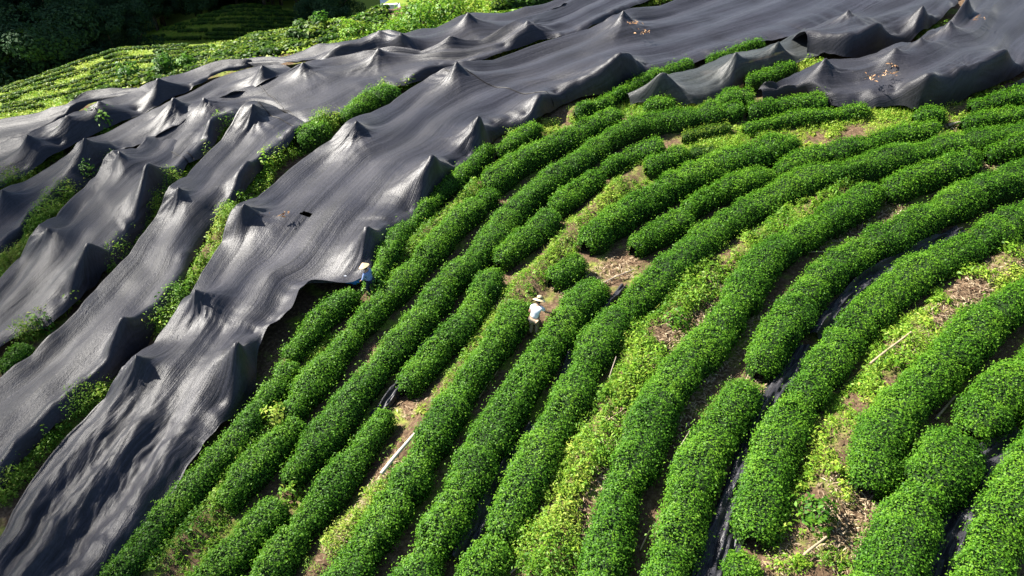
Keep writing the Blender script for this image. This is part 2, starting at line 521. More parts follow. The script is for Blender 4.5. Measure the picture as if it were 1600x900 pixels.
HEDGES = [
 # label, points, width, height, yellow
 ('dark tea hedge tucked along the lower right hem of the nearest net', [(190,895),(262,805),(315,750),(365,695),(405,640),(435,598),(452,575)], .85, .7, 0),
 ('short dark tea hedge just below the worker in the conical hat', [(455,550),(490,512),(520,484),(548,462)], .85, .7, 0),
 ('shrubby dark tea hedge climbing the net edge above the conical hat worker', [(590,430),(604,400),(622,372),(650,345),(690,300),(730,268),(762,236)], .75, .7, .1),
 ('small tea hedge filling the corner below the net edge, uphill end of the net-side row', [(782,236),(810,217),(838,201)], .8, .7, .1),
 ('stubby tea bush under the net edge at the upper end of the field', [(905,173),(932,165),(952,160)], .8, .7, .1),
 ('round tea bush in front of the sheer dark net', [(1016,163),(1045,160)], .95, .75, .05),
 ('large round tea bush between the sheer net and the broad dark net', [(1132,154),(1166,151)], 1.2, .95, .1),
 ('isolated tea hedge at the bottom edge, first one right of the net-side row', [(430,797),(395,830),(362,866),(332,898)], .95, .75, 0),
 ('short tea hedge behind pale flowering weeds, above the isolated bottom hedge', [(458,668),(420,705),(388,742),(358,774)], .95, .75, .05),
 ('lower tea hedge with pale weeds at its foot, second row from the near net', [(458,640),(500,580),(530,545),(548,524)], 1.0, .78, 0),
 ('long straight tea hedge beside the worker in the conical hat', [(560,508),(590,480),(620,448),(655,410),(700,360),(740,325),(765,305)], 1.05, .8, 0),
 ('thick tea hedge directly above the long straight one, bending right under the net', [(768,283),(800,262),(850,232),(905,205),(960,182)], 1.15, .85, 0),
 ('longest unbroken tea hedge, sweeping from lower left to the upper nets', [(458,736),(490,700),(528,655),(560,612),(600,562),(645,510),(690,455),(740,405),(775,365),(805,330),(850,290),(900,253),(950,217),(1012,192),(1087,178),(1150,170)], 1.08, .82, 0),
 ('short tea hedge touching the front of the broad dark net', [(1178,171),(1230,163),(1283,158)], .9, .75, .05),
 ('scrappy yellowish tea hedge among weeds below the round bush pair', [(1074,212),(1105,205),(1135,199)], .7, .55, .3),
 ('low tea hedge bordering the broad weedy strip below the right-hand nets', [(1170,199),(1220,188),(1290,178),(1350,171)], .75, .55, .15),
 ('small dark tea bush standing alone in the upper weedy strip', [(1440,181),(1466,179)], 1.0, .75, .1),
 ('tea bush at the right end of the upper weedy strip, under the net corner', [(1528,163),(1562,157),(1605,147)], 1.0, .75, .15),
 ('short tea hedge at the right frame edge with a pale log at its left end', [(1515,190),(1560,183),(1610,175)], 1.0, .75, .15),
 ('tea hedge ending above a black ground sheet and bare patch, lower left middle', [(600,656),(575,690),(540,735),(500,785),(460,835),(425,892)], 1.0, .8, 0),
 ('short steep tea hedge left of the weedy bank, between black sheet and longest hedge', [(640,598),(670,565),(700,530),(735,490),(758,455),(772,432)], .98, .8, 0),
 ('small tea hedge above the gap at the top of the short steep hedge', [(786,402),(815,377),(845,352),(862,338)], 1.0, .78, 0),
 ('small tea hedge third in the broken row left of the upper weedy bank', [(872,322),(905,297),(932,277)], .95, .75, 0),
 ('topmost tea hedge of the broken row left of the upper weedy bank', [(950,262),(985,245),(1028,228)], .9, .72, 0),
 ('small tea bush at the top of the weedy bank beside the long curved hedges', [(1018,258),(1045,248),(1066,241)], .95, .75, .15),
 ('low yellowish tea bush next to bare weeds above the middle curved hedge', [(1086,238),(1120,236)], .8, .55, .3),
 ('solitary round tea bush on bare soil up the slope from the white-shirted picker', [(872,428),(900,412)], 1.15, .85, 0),
 ('tea hedge beside the long bleached pole, left of the white-shirted picker', [(545,900),(580,840),(615,787),(660,712),(690,662),(716,620),(755,562),(785,520),(812,485)], 1.12, .82, 0),
 ('tea hedge being plucked by the white-shirted picker', [(658,897),(683,840),(710,787),(747,712),(778,668),(812,612),(845,558),(880,508),(915,465),(935,450)], 1.18, .82, 0),
 ('small tea bush cut off by the bottom edge below the plucked hedge', [(772,860),(742,897)], 1.2, .8, .05),
 ('thick tea hedge starting at bare soil right of the solitary bush and curving right', [(925,372),(960,345),(1010,310),(1060,285),(1110,265),(1160,245),(1200,232),(1232,222)], 1.25, .9, .05),
 ('upper tea hedge continuing the thick curving one towards the right', [(1225,262),(1270,245),(1330,228),(1400,213),(1455,203)], 1.05, .8, .1),
 ('lumpy short tea hedge above bare soil, at the start of the inner curve', [(998,378),(1030,360),(1068,341)], 1.05, .82, .15),
 ('short tea hedge nested between the thick curving hedge and the frame-wide one', [(1080,323),(1115,303),(1160,285),(1200,273)], 1.05, .8, .1),
 ('frame-wide tea hedge with a ferny bank on its right, running to the right edge', [(788,822),(803,790),(825,750),(845,705),(866,668),(905,590),(945,523),(1005,458),(1085,390),(1130,353),(1200,310),(1275,276),(1350,256),(1450,238),(1520,222),(1610,206)], 1.18, .82, .05),
 ('tea hedge right of the ferny bank, rising from the bottom edge to bare soil', [(940,902),(955,840),(976,757),(1000,705),(1015,655),(1055,595),(1100,545),(1140,490),(1165,452),(1200,405),(1240,374),(1290,344),(1340,316),(1366,302)], 1.2, .82, .05),
 ('tea hedge with a dark leafless foot, above the gap beyond the ferny bank hedge', [(1398,293),(1440,275),(1490,258),(1516,245)], 1.15, .85, .1),
 ('tea bush at the right frame edge above a brown soil patch', [(1552,236),(1575,230),(1615,222)], 1.0, .8, .15),
 ('tea hedge with a rounded top beside the black sheet, reaching the bottom edge', [(1040,900),(1067,805),(1092,738),(1120,682),(1150,632),(1165,610)], 1.2, .82, .05),
 ('long tea hedge left of the black furrow sheet, ending at reddish soil', [(1195,566),(1215,525),(1245,480),(1280,440),(1345,394),(1420,352),(1510,309),(1610,266)], 1.25, .85, .1),
 ('long tea hedge right of the black furrow sheet, above the brighter weedy bank', [(1258,622),(1300,562),(1340,503),(1400,450),(1470,406),(1540,369),(1610,338)], 1.22, .82, .1),
 ('tea hedge right of the crumpled black sheet, joined to the long hedge above it', [(1182,822),(1195,770),(1210,715),(1228,668),(1240,645)], 1.2, .82, .05),
 ('tea bush cut by the bottom edge beside the end of the black sheet', [(1150,892),(1168,890)], 1.0, .7, .1),
 ('tea hedge right of the mulched bare strip, climbing to the right edge', [(1360,742),(1370,710),(1392,662),(1435,606),(1490,552),(1545,502),(1612,455)], 1.25, .85, .1),
 ('wide tea hedge at the right frame edge, above the lower right black sheet', [(1532,658),(1560,628),(1612,580)], 1.5, .9, .1),
 ('broad lumpy tea hedge left of the lower right black sheet', [(1392,900),(1415,845),(1435,790),(1465,735),(1488,694)], 1.6, .92, .24),
 ('tea hedge in the bottom right corner, right of the lower right black sheet', [(1535,905),(1562,840),(1592,780),(1625,715)], 1.4, .88, .2),
 ('round tea bush in the gap between the two nearest net bands', [(475,214),(503,203)], 1.25, .95, .1),
 ('short bright tea hedge in the upper part of the gap between the nearest net bands', [(543,180),(575,160),(612,143)], 1.25, .95, .1),
 ('narrow tea hedge between the widest net and the sheer net', [(955,152),(1000,130),(1040,112),(1075,100)], .7, .75, .1),
 ('low leafy tea hedge under the hem of the widest net, above the sheer net', [(1110,96),(1150,80),(1190,68)], .6, .6, .1),
 ('dark tea bush between the sheer net and the broad dark net', [(1172,125),(1205,118),(1235,105)], .8, .7, 0),
 ('tea bush in the lower left gap between second and third net bands', [(12,572),(38,548)], .9, .8, .05),
]
def run_on(poly):
    """rows cut by the frame carry on outside it"""
    P = [tuple(map(float, p)) for p in poly]
    if np.hypot(P[0][0] - P[-1][0], P[0][1] - P[-1][1]) < 70 and P[-1][0] < 1598: return P
    for rev in (False, True):
        Q = P[::-1] if rev else P
        if len(Q) > 1 and (Q[-1][0] >= 1598 or Q[-1][1] >= 892):
            d = np.array(Q[-1]) - np.array(Q[-2]); d = d / np.linalg.norm(d)
            step = 150 if Q[-1][0] >= 1598 else 70
            Q = Q + [tuple(np.array(Q[-1]) + d * step * k * np.array([1, 1 - .12 * k if step == 150 else 1])) for k in (1, 2, 3)]
        P = Q[::-1] if rev else Q
    return P
for lab, poly, w, h, yl in HEDGES:
    poly = run_on(poly)
    yy = np.mean([p[1] for p in poly])
    o = hedge(poly, w * .94, h * .98, 950 if yy > 450 else 800 if yy > 280 else 600, .060 if yy > 300 else .070, yl)
    tag(o, lab, 'tea hedge', 'clipped tea hedges of the near field')

# ---------------------------------------------------------------- weeds on the banks
def weeds(name, label, polys, dens=34, hgt=.22, leaf=.10, thr=-.25, tint=.55, cat='weeds', ferny=.0):
    A = Acc()
    for poly, w in polys:
        P = pts(poly, .08)[:, :2]
        L = length(P); n = max(4, int(L / .2))
        Cn = catmull(P, n); T = unit(np.gradient(Cn, axis=0)); side = np.stack([T[:, 1], -T[:, 0]], 1)
        K = int(L * w * dens * 3.2)
        i = rng.uniform(0, n - 1.01, K); ii = i.astype(int); fr = (i - ii)[:, None]
        q = Cn[ii] * (1 - fr) + Cn[ii + 1] * fr
        q = q + side[ii] * (rng.uniform(-.5, .5, (K, 1)) * w * 1.15 * (1 + .25 * np.sin(i * .35)[:, None]))
        keep = 1.5 * noise2(q[:, 0] * .9, q[:, 1] * .9, 5) + .8 * noise2(q[:, 0] * 2.3, q[:, 1] * 2.3, 6) + rng.normal(0, .15, K) > thr - .50
        q = q[keep]; K = len(q)
        big = np.clip(.8 + .7 * wob(q[:, 0] * 1.1 + 4, q[:, 1] * 1.1, 12) + rng.normal(0, .25, K), .3, 2)
        m = 20
        az = rng.uniform(0, 2 * pi, (K, m)); r = rng.uniform(.02, 1, (K, m)) * .17 * big[:, None]
        zz = rng.uniform(.15, 1, (K, m)) * hgt * big[:, None]
        px_ = q[:, None, 0] + np.cos(az) * r; py_ = q[:, None, 1] + np.sin(az) * r
        p = np.stack([px_, py_, gn(px_, py_) + zz], -1).reshape(-1, 3)
        out = np.stack([np.cos(az), np.sin(az), np.full(az.shape, .25)], -1).reshape(-1, 3)
        nn = np.array([0, 0, 1.]) + .35 * out + rng.normal(0, .35, p.shape)
        V, F = leaves(p, nn, leaf * .58 * np.repeat(rng.choice([.65, .9, 1.2, 1.9], K, p=[.3, .35, .25, .1]), m) * rng.uniform(.6, 1.5, len(p)), .40, .12, out + rng.normal(0, .3, p.shape))
        base = tint + .22 * wob(p[:, 0] * .9, p[:, 1] * .9, 17)
        A.add(V, F, 0, np.clip(base + .09 + rng.normal(0, .17, len(p)), 0, 1))
        # grass blades
        G = K // 2
        gq = q[rng.integers(0, max(K, 1), G)] + rng.normal(0, .08, (G, 2))
        tl = rng.normal(0, .35, (G, 3)); tl[:, 2] = rng.uniform(.6, 1.1, G)
        gl = rng.uniform(.15, .42, G)
        gp = np.stack([gq[:, 0], gq[:, 1], gn(gq[:, 0], gq[:, 1]) + gl * .42], 1)
        V, F = leaves(gp, rng.normal(size=(G, 3)), gl, .06, .0, tl)
        A.add(V, F, 0, np.clip(rng.normal(tint + .2, .2, G), 0, 1))
    o = A.build(name, [M['weed']])
    return tag(o, label, cat, None, 'stuff')

weeds('weeds', 'mixed green weeds on the bank beside the nearest net', [
    ([(235,895),(290,840),(335,795),(375,735),(420,665)], 1.1), ([(440,600),(480,560),(520,520)], .4),
    ([(578,452),(610,420),(650,382),(700,333),(748,288)], .75)], 30, .22, .10, -.3, .5)
weeds('weeds', 'lime weeds on the narrow bank with the bleached pole', [
    ([(490,900),(530,845),(575,790),(610,730),(640,690)], .75), ([(640,672),(685,622),(720,575),(760,520),(795,470)], .55),
    ([(790,465),(830,438),(860,400),(905,350),(950,305),(1000,265),(1040,240)], .85)], 34, .2, .09, -.2, .62)
weeds('weeds', 'tall ferny weeds on the wide middle bank', [
    ([(840,900),(862,815),(890,745),(930,670),(975,600),(1015,535),(1060,470),(1100,435)], 1.15),
    ([(1100,430),(1150,395),(1205,362),(1265,322),(1330,290),(1400,262)], .9)], 36, .34, .115, -.15, .55)
weeds('weeds', 'bright weeds on the wide bank at lower right', [
    ([(1275,885),(1262,810),(1300,735),(1330,672),(1365,612),(1415,545),(1475,480),(1530,438),(1610,388)], 1.35)], 34, .3, .115, .0, .6)
weeds('weeds', 'low yellow weeds on the broad strip below the right-hand nets', [
    ([(1080,225),(1180,214),(1280,202),(1400,187)], 2.0), ([(1400,187),(1480,172),(1560,150),(1610,140)], 1.8),
    ([(1040,235),(1100,232),(1160,222)], 1.2), ([(1480,215),(1540,205),(1610,195)], .8),
    ([(1290,172),(1400,172),(1470,168)], 1.2)], 30, .2, .10, -.15, .66)
weeds('weeds', 'pale green weeds below the net edge at the head of the field', [
    ([(800,215),(850,195),(900,180),(960,172),(1030,175)], 1.2), ([(975,165),(1060,165),(1110,162)], .9)], 34, .25, .10, -.4, .62)
weeds('weeds', 'green weed strip in the gap left of the nearest net', [
    ([(-10,785),(40,722),(100,660),(160,610),(200,572)], .6), ([(235,535),(265,495),(290,452),(325,402),(372,328)], .6),
    ([(380,315),(412,268),(450,232),(520,195)], 1.0), ([(520,190),(600,152),(650,128),(690,110)], .7)], 46, .5, .12, -.6, .55)
weeds('weeds', 'thin green weed strip in the gap between second and third net bands', [
    ([(40,540),(75,505),(120,470)], .4), ([(165,428),(232,345),(270,297),(325,237),(372,190)], .45)], 60, .6, .12, -.8, .6)
weeds('weeds', 'yellow green weed strip in the gap between third and fourth net bands', [
    ([(-10,445),(37,390),(62,355),(100,314),(137,280),(178,250)], .7)], 54, .6, .12, -.8, .66)
weeds('weeds', 'yellow weed strip in the gap below the uppermost left net', [
    ([(-5,300),(45,277),(75,252),(120,226)], .8), ([(145,205),(212,182),(250,167)], .7)], 54, .55, .13, -.8, .72)
weeds('weeds', 'small yellow weeds showing between the upper net bands', [
    ([(800,80),(850,62),(900,53),(955,22)], .5), ([(755,92),(800,78)], .5), ([(980,20),(1010,8),(1060,-4)], .5), ([(1440,62),(1470,35)], .9), ([(1225,122),(1270,104)], .6)], 44, .35, .12, -.7, .66)

# straw and mulch on bare patches
def litter(label, polys, dens=230):
    A = Acc()
    for poly, w in polys:
        P = pts(poly, .02)[:, :2]; L = length(P); n = max(4, int(L / .2)); Cn = catmull(P, n)
        T = unit(np.gradient(Cn, axis=0)); side = np.stack([T[:, 1], -T[:, 0]], 1)
        K = int(L * w * dens); ii = rng.integers(0, n, K)
        q = Cn[ii] + side[ii] * rng.uniform(-.5, .5, (K, 1)) * w + rng.normal(0, .1, (K, 2))
        p = np.stack([q[:, 0], q[:, 1], gn(q[:, 0], q[:, 1]) + .06 + rng.uniform(0, .03, K)], 1)
        tl = rng.normal(size=(K, 3)); tl[:, 2] *= .15
        V, F = leaves(p, np.array([0, 0, 1.]) + rng.normal(0, .2, (K, 3)), rng.uniform(.03, .24, K) , .18, .03, tl)
        A.add(V, F, 0, np.clip(rng.normal(.5, .25, K), 0, 1))
    return tag(A.build('straw_litter', [M['straw']]), label, 'straw', None, 'stuff')
litter('dry straw and leaf litter scattered over the bare soil banks', [
    ([(520,870),(580,785),(625,725)], .7), ([(930,840),(945,760),(985,650)], .9), ([(1000,600),(1040,560),(1095,470),(1120,440)], .9),
    ([(1310,890),(1330,800),(1340,745)], 1.6), ([(1400,570),(1450,520),(1540,445),(1600,400)], 1.0), ([(880,460),(940,425),(990,420)], 1.2),
    ([(1170,590),(1195,600)], 1.0), ([(1180,860),(1230,870)], 1.2), ([(620,645),(650,640)], .6), ([(1530,265),(1560,255)], .8), ([(1405,320),(1380,340),(1290,390)], .7),
    ([(990,178),(1000,190)], 1.0), ([(1490,205),(1510,195)], 1.0), ([(1040,700),(1075,640),(1140,560),(1200,470)], .5)])

# ---------------------------------------------------------------- shade nets
def net(label, stations, posts, material, across=44, mid=1.15, kern=1.5, wr=1.0, seed=0, hole=None, sags=(), seams=(), folds=0):
    r_ = np.random.default_rng(100 + seed)
    U = np.array([plane_hit([s[0][0]], [s[0][1]], lambda x, y, h=s[0][2]: gn(x, y) + h)[0] for s in stations])
    Lw = np.array([plane_hit([s[1][0]], [s[1][1]], lambda x, y, h=s[1][2]: gn(x, y) + h)[0] for s in stations])
    hU = np.array([s[0][2] for s in stations]); hL = np.array([s[1][2] for s in stations])
    st = np.concatenate([[0], np.cumsum(np.linalg.norm(np.diff((U + Lw) / 2, axis=0), axis=1))])
    n = max(12, int(st[-1] / .11))
    q = np.linspace(0, st[-1], n)
    def rs(arr):                                            # smooth station values by cubic Hermite
        m = np.gradient(arr, st, axis=0)
        k = np.clip(np.searchsorted(st, q, 'right') - 1, 0, len(st) - 2)
        d = (st[k + 1] - st[k]); t = (q - st[k]) / d
        if arr.ndim > 1: d = d[:, None]; t = t[:, None]
        return ((2*t**3-3*t**2+1) * arr[k] + (t**3-2*t**2+t) * d * m[k] + (-2*t**3+3*t**2) * arr[k+1] + (t**3-t**2) * d * m[k+1])
    u2, l2, a, b = rs(U[:, :2]), rs(Lw[:, :2]), rs(hU), rs(hL)
    width = np.linalg.norm(u2 - l2, axis=1)
    dirU = (u2 - l2) / np.maximum(width[:, None], .2)
    # columns: a short fall behind the upper edge, then the visible cloth down to the lower hem
    tb = np.linspace(-1, 0, 7)[:-1]
    t = np.concatenate([tb, np.linspace(0, 1, across)])
    tv = np.clip(t, 0, 1)
    XY = u2[:, None] * (1 - tv)[None, :, None] + l2[:, None] * tv[None, :, None]
    back = np.clip(-t, 0, 1)
    XY = XY + dirU[:, None] * (back * .22)[None, :, None]
    X, Y = XY[..., 0], XY[..., 1]
    dU = tv[None, :] * width[:, None]; dL = (1 - tv)[None, :] * width[:, None]
    lin = a[:, None] * (1 - tv) + b[:, None] * tv
    sm = q[:, None] + 0 * t
    wm = .6 * width.mean() + .4 * width
    tm = np.where(t[None, :] < 0, t[None, :] * .7, tv[None, :] * wm[:, None])
    shape = np.minimum(np.clip(dU / .9, 0, 1), 1 - np.exp(-dL / .30))
    rows_ = .07 * np.cos(2 * pi * (tm / 1.75 + .15 * noise2(sm * .2, tm * .3, seed)))
    rest = mid - .54 + .04 * np.exp(-((dL - .4) / .35) ** 2) + rows_ + .07 * noise2(sm * .4, tm * .8, seed + 3) + .025 * noise2(sm * 1.2, tm * 1.7, seed + 5)
    H = lin * (1 - shape) + rest * shape
    H = H - (back * .60)[None, :] * np.clip(a[:, None] / .9, .3, 1.2)
    win = np.clip((1 - back)[None, :] / .6, 0, 1) * (1 - np.exp(-(dL / .22) ** 1.5))
    kf = lambda d: .38 * np.exp(-d / (.24 * kern)) + .62 * np.exp(-d / (.95 * kern))
    P = [(*pt(p[0], p[1], p[2]), p[2]) for p in posts]
    if P:
        P = np.array(P); nposts = len(P)
        ex = []
        for i in range(len(U)):
            for f_ in (0, .5):
                if i + 1 >= len(U) and f_ > 0: continue
                k_ = min(i + 1, len(U) - 1)
                e_ = U[i] * (1 - f_) + U[k_] * f_
                if np.min(np.hypot(P[:, 0] - e_[0], P[:, 1] - e_[1])) > .95:
                    ex.append((*e_, hU[i] * (1 - f_) + hU[k_] * f_))
                l_ = Lw[i] * (1 - f_) + Lw[k_] * f_
                l_ = l_ + (e_ - l_) / np.linalg.norm(e_ - l_) * .45
                if np.min(np.hypot(P[:nposts, 0] - l_[0], P[:nposts, 1] - l_[1])) > 1.0:
                    ex.append((*l_, min(.62, mid - .45)))
        if ex: P = np.vstack([P, np.array(ex)])
        near_i = [int(np.argmin((X - p[0]) ** 2 + (Y - p[1]) ** 2)) for p in P]
        hb = H.ravel()[near_i]; wi = np.maximum(win.ravel()[near_i], .66)
        res = P[:, 3] - hb
        axd = u2[-1] + l2[-1] - u2[0] - l2[0]; axd = axd / np.linalg.norm(axd)
        def adist(dx, dy):
            al = dx * axd[0] + dy * axd[1]; ac = dx * axd[1] - dy * axd[0]
            return np.hypot(al * .72, ac)
        K = wi[:, None] * kf(adist(P[:, None, 0] - P[None, :, 0], P[:, None, 1] - P[None, :, 1]))
        wts = np.linalg.solve(K + 1e-4 * np.eye(len(P)), res)
        for i in range(len(P)):
            dx, dy = X - P[i, 0], Y - P[i, 1]
            d = adist(dx, dy)
            H = H + win * wts[i] * kf(d)
            if i >= nposts: continue
            ang = np.arctan2(dy, dx); ph = r_.uniform(0, 6.28)
            side_ = .15 + .75 * np.clip(.5 + .5 * np.sin(ang - r_.uniform(0, 6.28)), 0, 1) ** 2
            H = H + wr * .075 * side_ * win * np.exp(-d / .8) * np.clip(d / .30, 0, 1) * (
                (1 - 2.2 * np.abs(np.sin(4.5 * ang + ph + 1.0 * noise2(d * 2, ang, i))) ** .7) * .7 + .5 * np.sin(17 * ang - ph + 2 * noise2(d * 3, ang * 2, i + 4)))
    soft = np.minimum(shape + .25, 1) * win
    H = H + wr * soft * (.012 * noise2(sm * .3, tm * 2.2, seed + 7) + .007 * noise2(sm * .35, tm * 5.5, seed + 11) + .005 * noise2(sm * .5, tm * 10, seed + 13))
    for (sx_, sy_, dep, ra) in sags:
        c = pt(sx_, sy_, mid)
        H = H - dep * np.exp(-((X - c[0]) ** 2 + (Y - c[1]) ** 2) / ra ** 2)
    if folds:                                                # slack cloth lying over the rows underneath
        fd = smooth((st[folds] + 1.2 - sm) / 3.0) * np.sin(np.clip(tv, 0, 1) * pi)[None, :] ** .5
        ph_ = tv[None, :] * 3.0 + .12 * noise2(sm * .35, tm * .4, 21)
        H = H + fd * (.30 * np.cos(2 * pi * (ph_ - .45)) + .05 * noise2(sm * 2.6 + tm * 2, tm * 3.2 - sm, 23) + .03 * noise2(sm * 5 + tm * 6, tm * 7 - sm * 2, 25))
    H = H + (.13 * noise2(sm * 1.1, tm * 0 + 3, seed + 30) + .06 * noise2(sm * 3.1, tm * 0 + 3, seed + 31)) * np.clip((tv[None, :] - .7) / .3, 0, 1)
    H = np.maximum(H, .03)
    across = len(t)
    Z = gn(X, Y) + H
    # small jitter so hems are not ruler straight
    j = .05 * noise2(sm * 1.6, tm * 0 + .5, seed)
    V = np.stack([X + j, Y + j * .4, Z], -1).reshape(-1, 3)
    F = grid_faces(n, across)
    if hole:
        c = V[F].mean(1); hp = pt(hole[0], hole[1], mid)
        d = np.hypot((c[:, 0] - hp[0]) / hole[2], (c[:, 1] - hp[1]) / hole[3])
        F = F[d > 1]
    uv = np.stack([sm + seed * 13.7, tm + seed * 5.3], -1).reshape(-1, 2)
    org = V.mean(0); org[2] = float(gn(org[0], org[1]))
    o = mesh_np('shade_net', V - org, F, [material], None, None, uv, True)
    o.location = org
    for sf in seams:                                         # dark lacing where two lengths of cloth are joined
        G = V.reshape(n, across, 3); k = int(sf * (n - 1))
        row = G[k][8:-1] - org
        L_ = np.concatenate([[0], np.cumsum(np.linalg.norm(np.diff(row, axis=0), axis=1))])
        q_ = np.linspace(0, L_[-1], int(L_[-1] / .05))
        R_ = np.stack([np.interp(q_, L_, row[:, c_]) for c_ in range(3)], 1)
        R_[:, 0] += .05 * noise2(q_ * 3, q_ * 0, seed); R_[:, 2] += .02
        Vt, Ft = tube(R_, .014 + .012 * np.sin(q_ * 28) ** 2, 6)
        mesh_np('seam', Vt, Ft, [M['hair']], smooth_faces=True, parent=o)
    return tag(o, label, 'shade net', 'black shade nets over the tea rows')

net('widest black shade net, sweeping from the bottom left corner to the top', [
    ((-70,940,.3),(110,975,0.45)), ((0,835,.4),(182,897,0.35)), ((60,737,.6),(250,800,0.45)), ((130,655,.7),(303,708,0.5)),
    ((192,592,.9),(332,675,0.5)), ((240,537,.9),(394,622,0.2)), ((285,485,.9),(412,520,0.75)), ((310,437,.95),(455,485,0.9)),
    ((330,403,.9),(486,440,0.95)), ((347,378,.9),(556,434,0.6)), ((360,355,1.0),(590,420,0.2)), ((374,333,1.2),(612,378,0.35)),
    ((430,285,.9),(655,337,0.45)), ((490,237,.9),(704,286,0.2)), ((545,199,1.2),(745,250,0.45)), ((608,162,.9),(782,208,0.2)),
    ((660,127,.9),(835,188,0.45)), ((705,104,1.2),(880,161,0.2)), ((770,94,.9),(950,145,0.2)), ((840,69,.9),(1000,120,0.45)),
    ((920,45,.9),(1040,108,0.5)), ((965,22,1.2),(1110,86,0.55)), ((1030,9,.9),(1190,65,0.55)), ((1090,-14,.9),(1290,48,0.55)),
    ((1160,-40,.9),(1375,6,0.55)), ((1240,-62,.9),(1420,-25,0.55))],
    [(211,555,1.90),(305,449,1.90),(381,318,1.90),(555,187,1.90),(713,94,1.90),(974,14,1.90),(376,537,1.72),(573,348,1.81),(683,247,1.72),
     (750,180,1.72),(862,132,1.72),(975,90,1.72)], M['net'], 120, 1.15, 1.5, 1.2, 1, (476,325,.24,.14), seams=(.572,), folds=4)
net('narrow streaked black shade net, second from the near one', [
    ((-80,645,.8),(-70,835,0.2)), ((0,590,.8),(0,765,0.2)), ((50,554,.8),(60,692,0.2)), ((105,506,.8),(130,637,0.2)),
    ((150,452,.8),(223,545,0.2)), ((200,398,.8),(278,455,0.2)), ((245,336,.9),(325,364,0.2)), ((272,299,1.2),(374,309,0.2)),
    ((310,253,.9),(412,257,0.45)), ((345,219,.9),(440,234,0.55)), ((385,171,1.3),(465,202,0.55)), ((424,164,1.0),(478,189,0.55))],
    [(192,492,1.58),(278,291,1.72),(402,239,1.58),(394,161,1.76)], M['net'], 68, 1.15, 1.4, 1.0, 2, seams=(.97,))
net('third black shade net from the near one, cut off by the left edge', [
    ((-90,520,.8),(-60,600,0.45)), ((-10,452,.8),(0,540,0.45)), ((30,402,.9),(80,502,0.45)), ((62,365,1.2),(130,455,0.45)), ((110,314,.9),(178,415,0.2)),
    ((150,276,.9),(222,363,0.2)), ((180,241,1.2),(268,295,0.2)), ((214,233,1.0),(292,259,.5)), ((244,212,.65),(322,240,.2))],
    [(71,354,1.76),(136,391,1.58),(185,234,1.76),(241,260,1.58)], M['net'], 68, 1.15, 1.4, 1.0, 3)
net('long upper shade net continuing past the stitched seam to the top edge', [
    ((220,229,0.80),(297,256,0.5)), ((265,197,0.80),(330,228,0.55)), ((312,158,0.96),(372,188,0.5)), ((360,146,0.80),(420,166,0.6)), ((405,131,0.80),(472,190,0.55)),
    ((445,113,0.80),(525,180,0.55)), ((475,98,0.96),(580,147,0.55)), ((530,90,0.80),(640,130,0.5)), ((588,78,0.96),(695,110,0.45)),
    ((660,80,0.80),(745,97,0.5)), ((750,65,0.80),(800,77,0.5)), ((820,35,0.96),(848,62,0.5)), ((870,12,0.80),(900,52,0.55)), ((910,-8,0.80),(955,25,0.55)), ((960,-32,0.80),(1010,0,0.55)), ((1040,-60,0.80),(1080,-30,0.55))],
    [(316,151,1.54),(347,187,1.31),(473,95,1.54),(591,74,1.54),(672,97,1.31),(825,61,1.23),(825,30,1.46),(972,4,1.38)], M['net'], 80, 1.15, 1.4, 1.0, 4, seams=(.012,.235))
net('fourth shade net from the near one, with a pale peak at the left edge', [
    ((-60,330,0.72),(-60,470,0.2)), ((-5,300,0.88),(0,408,0.2)), ((37,284,0.72),(60,343,0.2)), ((75,262,0.72),(100,313,0.2)), ((102,244,0.72),(132,287,0.45)),
    ((128,219,0.96),(165,258,0.5)), ((165,208,0.72),(190,238,0.6)), ((212,184,0.72),(228,221,0.8)), ((250,166,0.80),(278,192,0.9)),
    ((290,148,0.80),(318,157,1)), ((345,120,0.72),(362,146,0.9)), ((402,104,0.80),(410,130,0.9)), ((440,101,0.80),(470,100,1))],
    [(2,296,1.69),(52,330,1.52),(132,213,1.69),(269,151,1.69),(410,100,1.61)], M['net'], 57, 1.15, 1.4, 1.0, 5)
net('bright upper left shade net with several pale peaks below the far hill', [
    ((-60,240,0.72),(-70,320,0.45)), ((0,224,0.72),(0,293,0.45)), ((37,212,0.88),(40,272,0.45)), ((70,197,0.72),(75,250,0.45)), ((100,183,0.88),(118,226,0.45)),
    ((130,172,0.72),(148,210,0.55)), ((152,160,0.88),(200,186,0.55)), ((200,146,0.72),(245,168,0.55)), ((240,126,0.88),(270,154,0.55)), ((290,113,0.72),(305,138,0.55)),
    ((345,94,0.88),(340,118,0.55)), ((392,94,0.72),(395,103,0.4))],
    [(41,209,1.69),(32,260,1.44),(102,179,1.69),(152,156,1.69),(247,120,1.69),(352,89,1.69)], M['net'], 57, 1.1, 1.4, .8, 6)
net('dark shade net at the far left, in front of the far tea hill', [
    ((-60,200,0.56),(-60,255,0.45)), ((0,186,0.56),(0,232,0.45)), ((60,176,0.56),(42,214,0.45)), ((105,163,0.72),(96,187,0.45)), ((135,143,0.80),(150,161,0.45)),
    ((175,139,0.64),(190,151,0.45)), ((212,137,0.48),(222,143,0.55))],
    [(122,140,1.61)], M['net_shaded'], 51, 1.0, 1.3, 1.2, 7)
